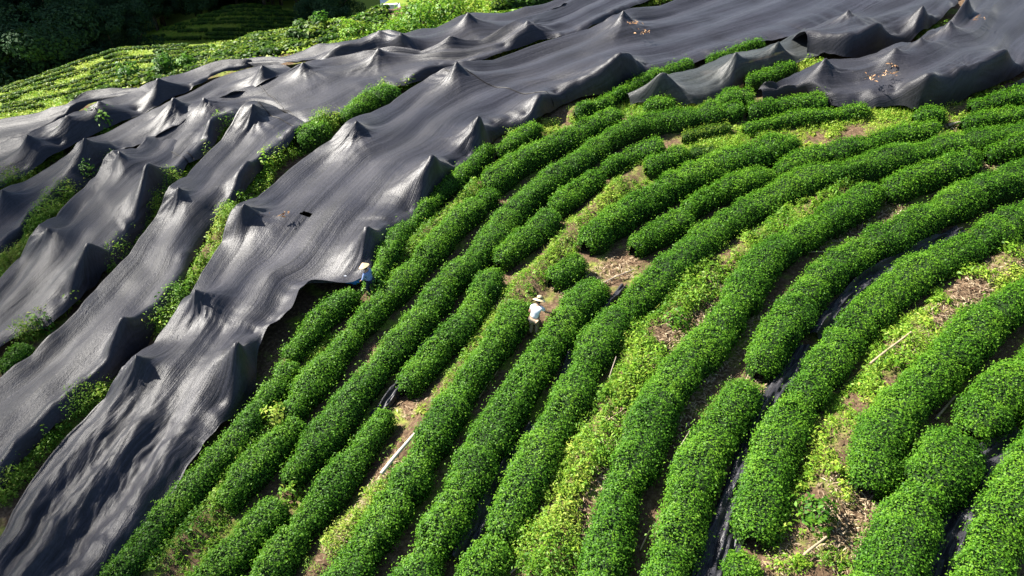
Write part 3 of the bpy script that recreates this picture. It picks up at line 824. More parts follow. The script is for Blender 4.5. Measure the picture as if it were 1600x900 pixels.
net('topmost shade net along the edge of the far hill, four small peaks', [
    ((360,96,0.56),(400,106,0.4)), ((400,91,0.56),(430,101,0.5)), ((445,88,0.56),(476,96,0.8)), ((500,70,0.80),(530,89,0.8)), ((530,66,0.80),(560,84,0.8)), ((560,61,0.64),(592,77,0.8)), ((590,50,0.88),(625,79,0.8)),
    ((630,53,0.80),(665,80,0.8)), ((680,44,0.64),(710,77,0.8)), ((728,22,0.88),(752,65,0.8)), ((790,20,0.64),(800,45,0.8)), ((850,6,0.64),(850,22,0.8)), ((905,-14,0.64),(900,-2,0.8))],
    [(527,64,1.69),(592,46,1.61),(626,50,1.69),(732,17,1.69)], M['net'], 51, 1.1, 1.3, .8, 8)
net('sheer dark shade net strip with plants showing through, right of the big net', [
    ((978,158,0.13),(986,163,0.2)), ((1010,133,0.52),(1035,164,0.2)), ((1040,118,0.65),(1085,163,0.2)), ((1090,106,0.59),(1130,148,0.2)), ((1145,84,0.65),(1172,126,0.2)),
    ((1190,76,0.59),(1215,108,0.45)), ((1218,66,0.65),(1252,96,0.45)), ((1245,52,0.65),(1285,84,0.55)), ((1268,38,.45),(1312,72,.2))],
    [(1032,116,1.61),(1150,79,1.61),(1217,63,1.52)], M['net_sheer'], 51, 1.0, 1.3, 1.0, 9)
net('small black shade net with three peaks at the top right', [
    ((1222,70,0.20),(1258,102,.05)), ((1248,52,0.80),(1284,86,0.55)), ((1290,41,0.72),(1325,91,0.45)), ((1318,25,0.88),(1355,90,0.2)), ((1345,18,0.72),(1390,76,0.2)), ((1375,4,0.72),(1428,58,0.45)),
    ((1415,-12,0.72),(1466,30,0.55)), ((1450,-40,0.72),(1500,0,0.55))],
    [(1250,45,1.69),(1327,13,1.69),(1315,62,1.52),(1381,40,1.52),(1442,8,1.52)], M['net_shaded'], 68, 1.1, 1.3, 1.0, 10)
net('broad dark shade net with tan dead leaves, at the right edge', [
    ((1178,150,0.24),(1192,160,0.2)), ((1212,130,0.80),(1257,152,0.2)), ((1250,112,0.72),(1300,166,0.2)), ((1288,95,0.88),(1350,169,0.2)), ((1340,91,0.72),(1400,168,0.2)),
    ((1395,80,0.88),(1437,173,0.2)), ((1425,74,0.72),(1475,163,0.2)), ((1460,48,0.72),(1520,149,0.2)), ((1488,34,0.88),(1560,131,0.2)), ((1520,-5,0.72),(1612,104,0.45)), ((1570,-55,0.72),(1690,55,0.45))],
    [(1217,123,1.69),(1290,88,1.69),(1400,73,1.69),(1441,56,1.69),(1486,30,1.69),(1450,128,1.44),(1398,153,1.26),(1508,99,1.52),(1583,78,1.61),(1513,-4,1.69)], M['net_shaded'], 95, 1.1, 1.3, 1.0, 11)
net('corner of black shade net at the right edge above the weedy strip', [
    ((1545,153,0.16),(1553,157,0.2)), ((1575,136,0.64),(1592,148,0.2)), ((1620,108,0.72),(1650,128,0.2)), ((1680,60,0.72),(1720,85,0.2))],
    [], M['net_shaded'], 34, 1.0, 1.3, 1.0, 12)
net('scrap of black shade net gathered at the top edge beside the big net', [
    ((1340,-18,0.64),(1372,0,0.55)), ((1375,-24,0.72),(1400,14,0.45)), ((1415,-34,0.72),(1440,4,0.45)), ((1470,-60,0.72),(1490,-14,0.45))],
    [(1392,-14,1.61)], M['net_shaded'], 40, 1.0, 1.3, 1.8, 13)

# black sheets lying in the furrows
def sheet(label, poly, w, seed):
    P = pts(poly, .05)[:, :2]; L = length(P); n = max(10, int(L / .08)); Cn = catmull(P, n)
    T = unit(np.gradient(Cn, axis=0)); side = np.stack([T[:, 1], -T[:, 0]], 1)
    m = 26; t = np.linspace(-.5, .5, m)
    ww = w * (1 + .2 * np.sin(np.linspace(0, L, n) * 1.3 + seed))
    XY = Cn[:, None] + side[:, None] * (t[None, :, None] * ww[:, None, None])
    s = np.linspace(0, L, n)[:, None]; c = t[None, :] * ww[:, None]
    Hh = .17 + .18 * noise2(s * .9, c * 5, seed) + .09 * noise2(s * 1.5, c * 13, seed + 2) + .05 * noise2(s * 5, c * 17, seed + 4)
    Hh = Hh * np.clip((.5 - np.abs(t)) * 8, .25, 1)[None, :]
    Z = gn(XY[..., 0], XY[..., 1]) + np.maximum(Hh, .04)
    V = np.concatenate([XY, Z[..., None]], -1).reshape(-1, 3)
    uv = np.stack([s + 0 * c + seed * 7, c + seed], -1).reshape(-1, 2)
    o = mesh_np('ground_sheet', V, grid_faces(n, m), [M['sheet']], None, None, uv, True)
    tag(o, label, 'black sheet', 'black sheets lying in the furrows')
sheet('crumpled black sheet in the furrow reaching the bottom edge, right of centre', [(1105,915),(1125,850),(1150,775),(1175,710),(1205,640),(1235,590),(1262,545)], .85, 1)
sheet('black sheet high in the furrow below the long right-hand hedge', [(1275,530),(1310,480),(1355,440),(1420,405),(1500,360)], .6, 2)
sheet('crumpled black sheet in the bottom right furrow', [(1465,915),(1490,850),(1520,780),(1545,725),(1600,690)], .95, 3)
sheet('small black sheet in the furrow above the bare patch at lower left', [(585,650),(620,612),(655,565),(690,520)], .5, 4)
sheet('narrow black sheet in the furrow right of the plucked hedge', [(870,620),(900,550),(940,490),(975,450)], .4, 5)
sheet('black sheet in the furrow between plucked hedge and frame-wide hedge near the bottom', [(715,880),(760,790),(800,720),(835,670)], .5, 6)

# ---------------------------------------------------------------- poles and sticks
def pole(label, a, b, r, m, ha=.06, hb=.06, nodes=True, name='bamboo_pole'):
    A, B = pt(*a, ha), pt(*b, hb)
    n = 40 if nodes else 14
    P = A + (B - A) * np.linspace(0, 1, n)[:, None]
    P[:, 2] += .02 * np.sin(np.linspace(0, 5, n))
    R = np.linspace(r, r * .75, n)
    if nodes:
        R = R * (1 + .14 * (np.arange(n) % 6 == 3))
    V, F = tube(P - A, R, 10)
    o = mesh_np(name, V, F, [m], smooth_faces=True)
    o.location = A
    return tag(o, label, 'pole', 'poles and sticks left between the rows')
pole('long bleached pole lying on the weedy bank at lower left', (596,740), (650,674), .055, M['bamboo'], .22, .3)
pole('tan pole lying across weeds on the right-hand bank', (1360,568), (1424,518), .035, M['bamboo_brown'], .3, .35)
pole('thin brown stick in the furrow left of the long bleached pole row', (748,622), (778,578), .02, M['bamboo_brown'])
pole('brown stick in the shaded furrow below the right frame edge hedge', (1462,655), (1494,617), .035, M['bamboo_brown'], .12, .12)
pole('thin pale stick leaning on the hedge right of the ferny bank', (1044,730), (1078,672), .018, M['bamboo_grey'], .1, .3)
pole('thin pale stick leaning out of the ferny bank', (952,590), (963,556), .016, M['bamboo_grey'], .1, .5)
pole('pale stick lying on bare soil near the solitary bush', (943,442), (990,420), .022, M['bamboo_grey'], .1, .15)
pole('pale log lying at the right end of the upper weedy strip', (1482,196), (1510,189), .06, M['bamboo_grey'], .1, .1)
pole('brown pole lying in the weeds at bottom right', (1255,868), (1292,838), .035, M['bamboo_brown'], .2, .3)
pole('thin stick in the dark furrow at the bottom, left of the black sheet', (1000,860), (1018,822), .02, M['bamboo_brown'])
pole('pale stick at the bottom edge by the small cut-off bush', (798,895), (820,878), .02, M['bamboo_grey'], .1, .1)
pole('thin stick crossing the furrow below the ferny bank hedge', (1262,395), (1290,392), .016, M['bamboo_grey'], .1, .15)
pole('two-metre tan pole on the mulched bank beside the lower right hedge', (1262,728), (1283,712), .025, M['bamboo_brown'], .15, .15)

# dead leaf sprays resting on the nets
def spray(label, px, py, size, n, h):
    c = pt(px, py, h)
    A = Acc()
    p = rng.normal(0, 1, (n, 3)) * np.array([size, size * .8, .03]); p[:, 2] = np.abs(p[:, 2]) + .05
    tl = rng.normal(size=(n, 3)); tl[:, 2] *= .3
    V, F = leaves(p, np.array([0, 0, 1.]) + rng.normal(0, .4, (n, 3)), rng.uniform(.08, .26, n), .3, .1, tl)
    a = rng.uniform(0, 6.28)
    V2, F2 = tube(np.array([[-size * cos(a), -size * sin(a), .05], [0, 0, .1], [size * 1.3 * cos(a), size * 1.3 * sin(a), .06]]), .012, 6)
    o = mesh_np('dead_branch', V2, F2, [M['bark']]); o.location = c
    mesh_np('leaves', V, F, [M['dry']], None, np.clip(rng.normal(.6, .25, n), 0, 1), parent=o)
    tag(o, label, 'dead branch', 'dead branches fallen on the nets')
spray('tan dead branch on the broad dark net, left of the pair', 1362, 123, .18, 15, 1.12)
spray('tan dead branch on the broad dark net, right of the pair', 1388, 116, .16, 11, 1.12)
spray('small dead twig lying above the pair on the broad dark net', 1396, 104, .12, 9, 1.12)
spray('orange dead leaves high on the broad dark net near the top right corner', 1527, 30, .15, 9, 1.25)
spray('orange dead branch below the peak of the widest net at the top', 990, 38, .16, 16, 1.55)
spray('orange dead leaves lower down the same fold below the top peak', 1006, 53, .16, 14, 1.3)
spray('small dead twig beside the hole in the widest net', 442, 337, .12, 8, 1.18)

# ---------------------------------------------------------------- plants in the net gaps and single shrubs
def shrub(label, p, r, h, n, tint, m='weed', leaf=.16, name='shrub', zf=None, cat='shrub', group=None):
    A = Acc()
    ph = rng.uniform(0, 6.28, 4)
    d = unit(rng.normal(size=(n, 3))); d[:, 2] = np.abs(d[:, 2])
    rad = rng.uniform(.45, 1, n) ** .6 * (1 + .25 * np.sin(np.arctan2(d[:, 1], d[:, 0]) * 3 + ph[0]) + .2 * np.sin(d[:, 2] * 7 + ph[1]))
    q = d * rad[:, None] * np.array([r, r, h]); q[:, 2] += .1 * h
    V, F = leaves(q, d + np.array([0, 0, .6]) + rng.normal(0, .4, (n, 3)), leaf * rng.uniform(.6, 1.4, n), .5)
    A.add(V, F, 0, np.clip(rng.normal(tint, .18, n), 0, 1))
    for k in range(5):
        a = rng.uniform(0, 6.28)
        V, F = tube(np.array([[0, 0, -.15 * h], [r * .3 * cos(a), r * .3 * sin(a), h * .4], [r * .6 * cos(a), r * .6 * sin(a), h * .85]]), [.03 * h + .01, .02 * h + .006, .006], 6)
        A.add(V, F, 1, .4)
    o = A.build(name, [M[m], M['bark']]); o.location = p
    return tag(o, label, cat, group)
def shrub_px(label, px, py, r, h, n, tint, m='weed', leaf=.13):
    return shrub(label, pt(px, py, h * .4) - np.array([0, 0, h * .4]), r, h, n, tint, m, leaf)
shrub_px('bright broad-leaved shrub poking up between the upper left nets', 165, 197, .75, 1.1, 420, .45, 'weed', .2)
shrub_px('greyish shrub beside the weed strip between third and fourth nets', 143, 275, .4, 1.0, 200, .3, 'weed', .14)
shrub_px('pale flowering shrub below the short hedge at lower left', 432, 655, .4, .7, 260, .9, 'weed', .12)
shrub_px('sparse shrub seen through the second net fold at left', 70, 508, .35, .9, 110, .25, 'weed', .14)
shrub_px('yellow young shrub at the top of the gap behind the big net', 1285, 408 - 300, .35, .7, 120, .7, 'weed', .12)
shrub_px('low yellow-green shrub on bare soil below the short steep hedge, bottom left', 455, 772, .35, .45, 160, .6, 'weed', .12)
shrub_px('dark leafy shrub at the feet of the worker in the conical hat', 588, 449, .5, .7, 420, .25, 'weed', .1)
shrub_px('spiky pale green plant beside the weedy gap left of the big net', 415, 262, .4, .7, 160, .6, 'weed', .2)
shrub_px('dark green shrub in the weeds at the bottom right bank', 1275, 800, .5, .5, 300, .25, 'weed', .13)
shrub_px('bright fern clump on the wide middle bank above the soil', 1060, 498, .42, .45, 260, .4, 'weed', .12)

# ---------------------------------------------------------------- far hills
FARM = M['weed']
def far_hedges(rows, label, group, w, h, seg, skip, seed, tintm):
    r_ = random.Random(seed)
    cnt = 0
    for row in rows:
        P = np.array(row, float)
        x = P[0, 0] + r_.uniform(0, 10)
        while x < P[-1, 0] - 6:
            ln = r_.uniform(*seg); x1 = min(x + ln, P[-1, 0])
            if r_.random() > skip:
                xs = np.linspace(x, x1, 4)
                ys = np.interp(xs, P[:, 0], P[:, 1])
                W = hit(xs, ys)
                if np.ptp(W[:, 1]) < 14 and length(W[:, :2]) < 22:
                    o = hedge(W[:, :2], w * r_.uniform(.85, 1.15), h * r_.uniform(.85, 1.15), 48, .25, tintm, False, 'tea_hedge', 0, g)
                    tag(o, label, 'tea hedge', group); cnt += 1
            x = x1 + r_.uniform(3, 9)
    return cnt
def crest_y(x): return np.interp(x, crest[:, 0], crest[:, 1])
rows = []
xs = np.arange(0, 620, 20.)
base = np.interp(xs, [0, 100, 200, 300, 400, 500, 600], [178, 165, 140, 115, 90, 70, 50])
for k in range(9):
    f = (k + .7) / 9.
    ys = crest_y(xs) * (1 - f) + base * f
    ok = (base - crest_y(xs)) > 6 + k * .8
    if ok.sum() > 2:
        rows.append(list(zip(xs[ok], ys[ok])))
n1 = far_hedges(rows, 'low tea hedge in rows on the sunlit far hill above the nets', 'tea hedges on the sunlit far hill', .75, .34, (18, 55), .15, 3, .6)
rows = []
for k in range(9):
    yb = 66 - k * 6.2
    xa = 195 + k * 19; xb = 505 - max(0, k - 5) * 22
    xs = np.linspace(xa, xb, 8)
    rows.append([(x, yb - 5 * sin((x - xa) / (xb - xa) * pi) + (k % 2)) for x in xs])
n2 = far_hedges(rows, 'dark tea hedge on the shaded far hill below the forest', 'tea hedges on the shaded far hill', .7, .6, (30, 80), .12, 4, .5)
rows = [[(770 + 8 * k, 20 - 6 * k), (800 + 6 * k, 13 - 5 * k), (870 + 5 * k, 8 - 6 * k)] for k in range(4)]
n3 = far_hedges(rows, 'bright tea hedge on the far slope at the top edge', 'tea hedges on the far slope at the top edge', .8, .7, (25, 60), .05, 5, .35)
print('far hedges', n1, n2, n3)

def far_weeds(label, X0, X1, Y0, Y1, n, cond, tint):
    A = Acc()
    px = rng.uniform(X0, X1, n); py = rng.uniform(Y0, Y1, n)
    k = cond(px, py); W = hit(px[k], py[k]); m = len(W)
    W = W[:, None] + rng.normal(0, 1, (m, 9, 3)) * np.array([.6, .35, .0])
    W = W.reshape(-1, 3); W[:, 2] = g(W[:, 0], W[:, 1]) + rng.uniform(.02, .22, len(W))
    V, F = leaves(W, np.array([0, 0, 1.]) + rng.normal(0, .5, W.shape), rng.uniform(.12, .32, len(W)), .5)
    A.add(V, F, 0, np.clip(tint + .2 * wob(W[:, 0] * .3, W[:, 1] * .3, 4) + rng.normal(0, .15, len(W)), 0, 1))
    return tag(A.build('weeds', [M['weed']]), label, 'weeds', None, 'stuff')
far_weeds('yellow green undergrowth between the hedges of the sunlit far hill', 0, 620, 40, 185, 7000,
          lambda x, y: (y > crest_y(x) + 1) & (noise2(x * .03, y * .12, 6) > -.35) & (y < np.interp(x, [0, 300, 620], [190, 118, 60])) & ~((x > 580) & (y < 34)), .84)
far_weeds('thick lime undergrowth on the far slope behind the topmost net', 480, 880, -10, 72, 2600,
          lambda x, y: (y > crest_y(x) + 2) & (x + 3 * y > 560) & ~((x > 580) & (x < 636) & (y < 34)), .6)
for (px_, py_, r, h, n, t, lab) in [
    (203, 122, 1.1, 1.6, 420, .02, 'round dark shrub on the far hill above the pale net peak'),
    (260, 108, 1.2, 1.5, 480, .05, 'larger dark shrub on the far hill, left of the highest pale peak'),
    (292, 100, 1.0, 1.1, 300, .35, 'olive shrub beside the larger dark shrub on the far hill'),
    (333, 70, .6, .7, 160, .45, 'small shrub on the crest of the sunlit far hill'),
    (500, 40, .9, 1.3, 300, .1, 'dark shrub at the end of the shaded far hill'),
    (612, 56, 1.6, 1.3, 420, .55, 'yellow green bush below the white road'),
    (655, 38, 2.2, 2.2, 560, .4, 'green bush right of the white road behind the topmost net'),
    (556, 52, 1.6, 1.3, 420, .62, 'pale yellow bush on the slope left of the white road'),
    (700, 22, 2.2, 2.0, 520, .5, 'lime bush behind the highest peak of the topmost net'),
    (20, 128, 1.2, 1.5, 300, .5, 'leafy bush on the crest at the left edge of the far hill')]:
    W = hit([px_], [py_ + 5])[0]
    shrub(lab, W, r * .6, h * .62, n, t, 'weed', .2)

far_weeds('dim green undergrowth between the hedges of the shaded far hill', 180, 520, 8, 70, 4500,
          lambda x, y: (y < crest_y(x)) & (y > np.interp(x, [180, 300, 420, 520], [66, 30, 12, 22])), .85)

# white road at the top
W = hit([614, 611, 607, 603, 600, 598], [20, 13, 5, -6, -20, -40])
Cn = catmull(W[:, :2], 20); T = unit(np.gradient(Cn, axis=0)); side = np.stack([T[:, 1], -T[:, 0]], 1)
tt = np.linspace(-1.35, 1.35, 6)
XY = Cn[:, None] + side[:, None] * tt[None, :, None]
V = np.concatenate([XY, (g(XY[..., 0], XY[..., 1]) + .14)[..., None]], -1).reshape(-1, 3)
rd = mesh_np('road', V, grid_faces(20, 6), [M['concrete']], smooth_faces=True)
tag(rd, 'pale concrete farm road at the top edge', None, None, 'structure')

# ---------------------------------------------------------------- forest
def tree_proto(kind, seed):
    r_ = np.random.default_rng(seed)
    H = {0: 11, 1: 13, 2: 9.5, 3: 14}[kind]; R = {0: 4.6, 1: 4.0, 2: 3.6, 3: 3.2}[kind]
    A = Acc()
    V, F = tube(np.array([[0, 0, -1], [.1, .05, H * .25], [.25, -.1, H * .5], [.1, .1, H * .85]]), [.32, .26, .18, .05], 8)
    A.add(V, F)
    ends = []
    for k in range(11):
        a = r_.uniform(0, 6.28); z0 = r_.uniform(.06, .6) * H; rr = R * r_.uniform(.55, .95)
        e = np.array([cos(a) * rr, sin(a) * rr, min(z0 + r_.uniform(.1, .3) * H, H * .95)])
        V, F = tube(np.array([[.15, 0, z0], e * .5 + np.array([0, 0, z0 * .5]), e]), [.12, .07, .02], 6)
        A.add(V, F); ends.append(e)
    trunk = A
    B = Acc()
    cl = ends + [np.array([r_.normal(0, R * .4), r_.normal(0, R * .4), H * r_.uniform(.18, 1)]) for _ in range(30)]
    for c in cl:
        n = 420; cr = R * r_.uniform(.26, .46)
        d = unit(r_.normal(size=(n, 3))); q = c + d * (r_.uniform(.5, 1, n) ** .5)[:, None] * np.array([cr, cr, cr * .75])
        V, F = leaves(q, d + np.array([0, 0, .5]) + r_.normal(0, .4, (n, 3)), r_.uniform(.16, .42, n), .55)
        B.add(V, F, 0, np.clip(r_.normal(.45, .2, n) + r_.normal(0, .15), 0, 1))
    return trunk, B
protos = []
for k in range(4):
    tr, cr = tree_proto(k, 40 + k)
    root = empty('forest_tree', (0, 0, 0))
    t1 = tr.build('trunk', [M['bark']], root, True); c1 = cr.build('crown', [M['tree']], root)
    protos.append([root, t1, c1, False])
def place_tree(k, loc, s, rz, label, group):
    p = protos[k]
    if not p[3]:
        r = p[0]; p[3] = True
    else:
        r = p[0].copy(); C.objects.link(r)
        for ch in (p[1], p[2]):
            c = ch.copy(); C.objects.link(c); c.parent = r
    r.location = loc; r.scale = (s, s, s * random.uniform(.9, 1.1)); r.rotation_euler = (0, 0, rz)
    tag(r, label, 'tree', group)
# the tall round tree stands out at the left edge; the rest fill the shaded valley
def tree_world(px, py, t):
    d = raydir(px, py); x, y = d[0] * t, d[1] * t
    return (x, y, float(g(x, y))), CAM_Z + d[2] * t
used = []
def tree_px(k, px, top, t, label, group='trees of the shaded forest'):
    p, ztop = tree_world(px, top, t)
    H = {0: 11, 1: 13, 2: 9.5, 3: 14}[k]
    s = max(.5, (ztop - p[2]) / (H * 1.02))
    used.append(p)
    place_tree(k, p, s, random.uniform(0, 6.28), label, group)
tree_px(0, 40, 20, 109, 'big round-crowned dark tree at the left edge above the far hill')
tree_px(2, -25, 45, 106, 'dark tree cut by the left frame edge beside the big round tree')
tree_px(1, 105, 8, 116, 'tall dark tree right of the big round tree')
tree_px(3, 150, 5, 118, 'slim forest tree over pale bare trunks at the foot of the forest')
tree_px(1, 195, 2, 124, 'dark tree where the forest meets the shaded tea hill')
gen = 'dark forest tree among many in the shaded valley at the top'
cand = []
for yy in np.arange(112, 250, 5.2):
    for xx in np.arange(-150, 10, 5.8):
        cand.append((xx + random.uniform(-2, 2), yy + random.uniform(-2, 2)))
cnt = 0
for x, y in cand:
    z = float(g(x, y))
    # picture position of the base
    v = np.array([x, y, z - CAM_Z]); dep = v[1] * cp - v[2] * sp
    px_ = 800 + v[0] / dep / TANH * 800; py_ = 450 - (v[1] * sp + v[2] * cp) / dep / TANV * 450
    if px_ < -60 or px_ > 545 or py_ < -75 or py_ > 150: continue
    if x > -33 and y > 116 + .6 * (x + 33) and 500 < px_ < 540: pass
    elif y < 141 - .55 * max(0, -62 - x) and x > -100: continue
    lim = np.interp(px_, [-60, 160, 200, 300, 420, 500, 560, 600], [150, 80, 45, 12, -6, -2, 5, -10])
    if any((x - u[0]) ** 2 + (y - u[1]) ** 2 < 20 for u in used): continue
    s = random.uniform(.75, 1.15)
    used.append((x, y, z))
    place_tree(random.randrange(4), (x, y, z), s, random.uniform(0, 6.28), gen, 'trees of the shaded forest'); cnt += 1
print('trees', cnt)
for p in protos:
    if not p[3]:
        for o in p[:3]: bpy.data.objects.remove(o)

# ---------------------------------------------------------------- people
def skin_mesh(name, verts, edges, radii, levels, mats, parent=None, matfn=None, root=0):
    me = bpy.data.meshes.new(name)
    me.from_pydata([tuple(v) for v in verts], edges, [])
    o = bpy.data.objects.new(name + '_tmp', me); C.objects.link(o)
    md = o.modifiers.new('s', 'SKIN'); md.use_smooth_shade = True
    for i, r in enumerate(radii):
        sv = me.skin_vertices[0].data[i]
        sv.radius = r if isinstance(r, tuple) else (r, r); sv.use_root = (i == root)
    sb = o.modifiers.new('d', 'SUBSURF'); sb.levels = sb.render_levels = levels
    dg = bpy.context.evaluated_depsgraph_get(); dg.update()
    m2 = bpy.data.meshes.new_from_object(o.evaluated_get(dg))
    bpy.data.objects.remove(o, do_unlink=True)
    m2.name = name
    m2.materials.clear()
    for m in mats: m2.materials.append(m)
    for p in m2.polygons:
        p.use_smooth = True
        p.material_index = matfn(p.center) if matfn else 0
    return link(bpy.data.objects.new(name, m2), parent)

def lathe(profile, seg=28, squash=1.0):
    th = np.linspace(0, 2 * pi, seg + 1)
    V = np.array([[r * cos(a), r * sin(a) * squash, z] for r, z in profile for a in th])
    return V, grid_faces(len(profile), seg + 1)

def sph(c, r, nu=12, nv=16):
    u = np.linspace(0, pi, nu); v = np.linspace(0, 2 * pi, nv + 1)
    V = np.array([[c[0] + r[0] * sin(a) * cos(b), c[1] + r[1] * sin(a) * sin(b), c[2] + r[2] * cos(a)] for a in u for b in v])
    return V, grid_faces(nu, nv + 1)

def person(label, loc, rz, pose, cloth, hat, sc_=.84):
    root = empty('person', loc, rz)
    J = pose                                             # joints, metres, person faces -Y, +X is own left... simple local frame
    order_ = ['pelvis', 'waist', 'chest', 'neck', 'head0', 'head1', 'shL', 'elL', 'wrL', 'shR', 'elR', 'wrR', 'hipL', 'knL', 'anL', 'toL', 'hipR', 'knR', 'anR', 'toR']
    rad = {'pelvis': (.15, .11), 'waist': (.135, .10), 'chest': (.155, .105), 'neck': (.05, .05), 'head0': (.07, .075), 'head1': (.075, .09),
           'shL': .06, 'elL': .043, 'wrL': .029, 'shR': .06, 'elR': .043, 'wrR': .029, 'hipL': .088, 'knL': .058, 'anL': .042, 'toL': .035, 'hipR': .088, 'knR': .058, 'anR': .042, 'toR': .035}
    idx = {k: i for i, k in enumerate(order_)}
    E = [('pelvis', 'waist'), ('waist', 'chest'), ('chest', 'neck'), ('neck', 'head0'), ('head0', 'head1'), ('chest', 'shL'), ('shL', 'elL'), ('elL', 'wrL'),
         ('chest', 'shR'), ('shR', 'elR'), ('elR', 'wrR'), ('pelvis', 'hipL'), ('hipL', 'knL'), ('knL', 'anL'), ('anL', 'toL'), ('pelvis', 'hipR'), ('hipR', 'knR'), ('knR', 'anR'), ('anR', 'toR')]
    verts = [J[k] for k in order_]; edges = [(idx[a], idx[b]) for a, b in E]; radii = [rad[k] for k in order_]
    # hands: palm + five fingers rooted at each wrist
    for sd in ('L', 'R'):
        wv = Vector(J['wr' + sd]); el = Vector(J['el' + sd]); d = (wv - el).normalized()
        sdv = d.cross(Vector((0, 0, 1)));
        sdv = sdv.normalized() if sdv.length > .1 else Vector((1, 0, 0))
        nrm = d.cross(sdv).normalized()
        if nrm.z > 0: nrm = -nrm
        pb = len(verts)
        verts.append(tuple(wv + d * .055)); radii.append((.036, .018)); edges.append((idx['wr' + sd], pb))
        for k, (off, ln) in enumerate([(-.033, .062), (-.011, .075), (.011, .07), (.032, .054)]):
            b0 = len(verts)
            verts += [tuple(wv + d * .095 + sdv * off), tuple(wv + d * (.095 + ln * .55) + sdv * off * 1.25 + nrm * .012), tuple(wv + d * (.095 + ln * .85) + sdv * off * 1.3 + nrm * .038)]
            radii += [.0105, .009, .0075]; edges += [(pb, b0), (b0, b0 + 1), (b0 + 1, b0 + 2)]
        b0 = len(verts)
        verts += [tuple(wv + d * .04 - sdv * .045), tuple(wv + d * .075 - sdv * .068 + nrm * .02)]
        radii += [.012, .009]; edges += [(pb, b0), (b0, b0 + 1)]
    body = skin_mesh('body', verts, edges, radii, 2, [M['skin'], M['band']], root,
                     lambda c: 1 if c.z < .10 else 0)
    # face on the head
    hc = (np.array(J['head0']) + np.array(J['head1'])) / 2; f = np.array(J['face']); f = f / np.linalg.norm(f)
    lat = np.cross(f, [0, 0, 1.]); lat /= np.linalg.norm(lat)
    A = Acc()
    for s_ in (-1, 1):
        A.add(*sph(hc + f * .085 + lat * .032 * s_ + np.array([0, 0, .005]), (.011, .011, .008), 8, 10), 0)
    A.build('eyes', [M['hair']], body, True)
    A = Acc(); A.add(*sph(hc + f * .10 + np.array([0, 0, -.025]), (.014, .016, .022), 8, 10)); A.build('nose', [M['skin']], body, True)
    A = Acc(); A.add(*sph(hc + f * .088 + np.array([0, 0, -.06]), (.02, .012, .006), 8, 10)); A.build('mouth', [M['band']], body, True)
    A = Acc()
    for s_ in (-1, 1):
        A.add(*sph(hc + lat * .083 * s_, (.012, .018, .03), 8, 10))
    A.build('ears', [M['skin']], body, True)
    A = Acc(); A.add(*sph(hc - f * .022 + np.array([0, 0, .02]), (.098, .098, .115), 12, 16)); A.build('hair', [M['hair']], body, True)
    # shirt: a slightly larger skin around trunk and sleeves
    sl_ = pose.get('sleeve', .6)
    eL = tuple(np.array(J['shL']) + (np.array(J['elL']) - np.array(J['shL'])) * sl_) if sl_ <= 1 else tuple(np.array(J['elL']) + (np.array(J['wrL']) - np.array(J['elL'])) * (sl_ - 1))
    eR = tuple(np.array(J['shR']) + (np.array(J['elR']) - np.array(J['shR'])) * sl_) if sl_ <= 1 else tuple(np.array(J['elR']) + (np.array(J['wrR']) - np.array(J['elR'])) * (sl_ - 1))
    hem = tuple(np.array(J['pelvis']) + np.array([0, 0, -.04]))
    sv = [J['chest'], J['waist'], hem, tuple(np.array(J['chest']) * .45 + np.array(J['neck']) * .55), J['shL'], J['shR']]
    se = [(0, 1), (1, 2), (0, 3), (0, 4), (0, 5)]; sr = [(.19, .135), (.175, .13), (.19, .145), (.085, .08), .085, .085]
    if sl_ > 1:
        sv += [J['elL'], eL, J['elR'], eR]; se += [(4, 6), (6, 7), (5, 8), (8, 9)]; sr += [.066, .052, .066, .052]
    else:
        sv += [eL, eR]; se += [(4, 6), (5, 7)]; sr += [.078, .078]
    skin_mesh('shirt', sv, se, sr, 2, [M[cloth[0]]], root)
    tv = [J['pelvis'], J['hipL'], J['knL'], J['anL'], J['hipR'], J['knR'], J['anR']]
    skin_mesh('trousers', tv, [(0, 1), (1, 2), (2, 3), (0, 4), (4, 5), (5, 6)], [(.17, .13), .112, .085, .068, .112, .085, .068], 2, [M[cloth[1]]], root)
    # hat
    top = np.array(J['head1']); ax = Vector(tuple(top - np.array(J['head0']))).normalized()
    q = ax.to_track_quat('Z', 'Y')
    if hat == 'cone':
        prof = [(.0, .155), (.03, .148), (.10, .098), (.17, .04), (.235, -.012), (.245, -.024), (.236, -.022), (.17, .024), (.10, .078), (.0, .128)]
        V, F = lathe(prof); mats = [M['straw_hat']]; mi = None
    else:
        prof = [(.0, .125), (.06, .122), (.092, .10), (.103, .03), (.108, .0), (.17, -.016), (.235, -.040), (.242, -.050), (.23, -.046), (.10, -.012), (.09, .09), (.0, .112)]
        V, F = lathe(prof, 28, 1.0); mats = [M['straw_pale']]; mi = None
        V[:, 2] -= .02 * np.abs(V[:, 0] / .22) ** 2 * np.sign(1)
    ho = mesh_np('hat', V, F, mats, smooth_faces=True, parent=root)
    ho.rotation_mode = 'QUATERNION'; ho.rotation_quaternion = q
    ho.location = top + np.array(ax) * .035
    if hat != 'cone':
        V, F = lathe([(.100, .045), (.1075, .040), (.110, .012), (.107, .004)]); V = V * 1.01
        hb = mesh_np('hat_band', V, F, [M['band']], smooth_faces=True, parent=ho)
    root.scale = (sc_, sc_, sc_)
    return tag(root, label, 'person')

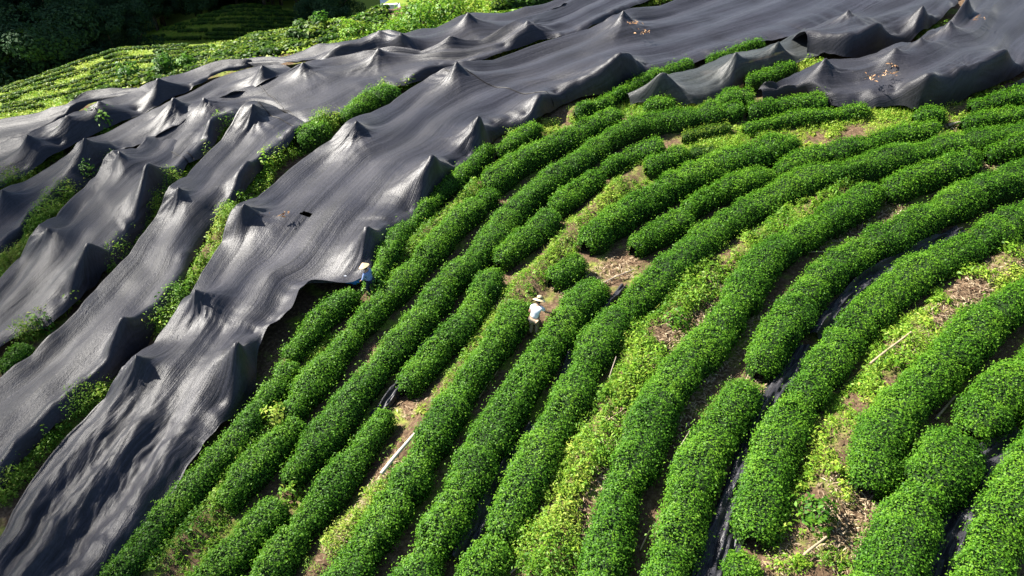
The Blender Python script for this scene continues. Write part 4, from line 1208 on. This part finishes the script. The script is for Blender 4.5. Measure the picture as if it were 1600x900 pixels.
# local frame: the figure looks along +Y, its right hand is +X
pose2 = dict(pelvis=(0, 0, .86), waist=(.02, .04, 1.02), chest=(.05, .16, 1.20), neck=(.06, .25, 1.31), head0=(.07, .31, 1.38), head1=(.075, .36, 1.47),
             face=(.1, 1, -.35), shL=(-.13, .17, 1.25), elL=(-.22, .12, 1.01), wrL=(-.20, .26, .82), shR=(.23, .19, 1.24), elR=(.36, .26, 1.02), wrR=(.50, .40, .90),
             hipL=(-.10, 0, .80), knL=(-.11, .05, .45), anL=(-.11, -.02, .09), toL=(-.12, .13, .04), hipR=(.10, 0, .80), knR=(.10, .08, .46), anR=(.09, .03, .09), toR=(.10, .18, .04), sleeve=.62)
p2 = pt(834, 523, 0)
person('picker in a white shirt, tan trousers and pale straw hat reaching into a hedge', p2, radians(-18), pose2, ('shirt_white', 'trouser_tan'), 'brim')
pose1 = dict(pelvis=(0, 0, .82), waist=(0, .03, .97), chest=(0, .09, 1.18), neck=(0, .13, 1.31), head0=(0, .16, 1.38), head1=(0, .20, 1.48),
             face=(0, 1, -.5), shL=(-.18, .09, 1.23), elL=(-.24, .14, .98), wrL=(-.19, .30, .82), shR=(.18, .09, 1.23), elR=(.24, .14, .98), wrR=(.19, .30, .84),
             hipL=(-.10, 0, .78), knL=(-.11, .08, .44), anL=(-.11, -.01, .09), toL=(-.12, .14, .04), hipR=(.10, 0, .78), knR=(.11, .06, .44), anR=(.10, -.03, .09), toR=(.11, .12, .04), sleeve=1.7)
p1 = pt(581, 460, 0)
person('worker in a conical straw hat and blue shirt beside the net edge', p1, radians(60), pose1, ('shirt_blue', 'trouser_navy'), 'cone', .78)

# blue bag by the worker in the conical hat
c = pt(551, 438, .35)
nu, nv = 18, 24
u = np.linspace(0, pi, nu)[:, None]; v = np.linspace(0, 2 * pi, nv + 1)[None, :]
rr = 1 + .16 * np.sin(3 * v + 2 * u) + .10 * np.sin(7 * v - 4 * u)
V = np.stack([.26 * np.sin(u) * np.cos(v) * rr, .16 * np.sin(u) * np.sin(v) * rr, .13 * np.cos(u) * rr + 0 * v], -1).reshape(-1, 3)
V[:, 2] = np.maximum(V[:, 2], -.09)
bag = empty('bag', c)
mesh_np('sack', V, grid_faces(nu, nv + 1), [M['blue_bag']], smooth_faces=True, parent=bag)
V, F = tube(np.array([[-.16, 0, .08], [-.22, .02, .17], [-.27, .03, .14]]), [.05, .035, .06], 10)
mesh_np('tied_neck', V, F, [M['shirt_white']], smooth_faces=True, parent=bag)
tag(bag, 'small blue woven bag with a white neck beside the worker in the conical hat', 'bag')
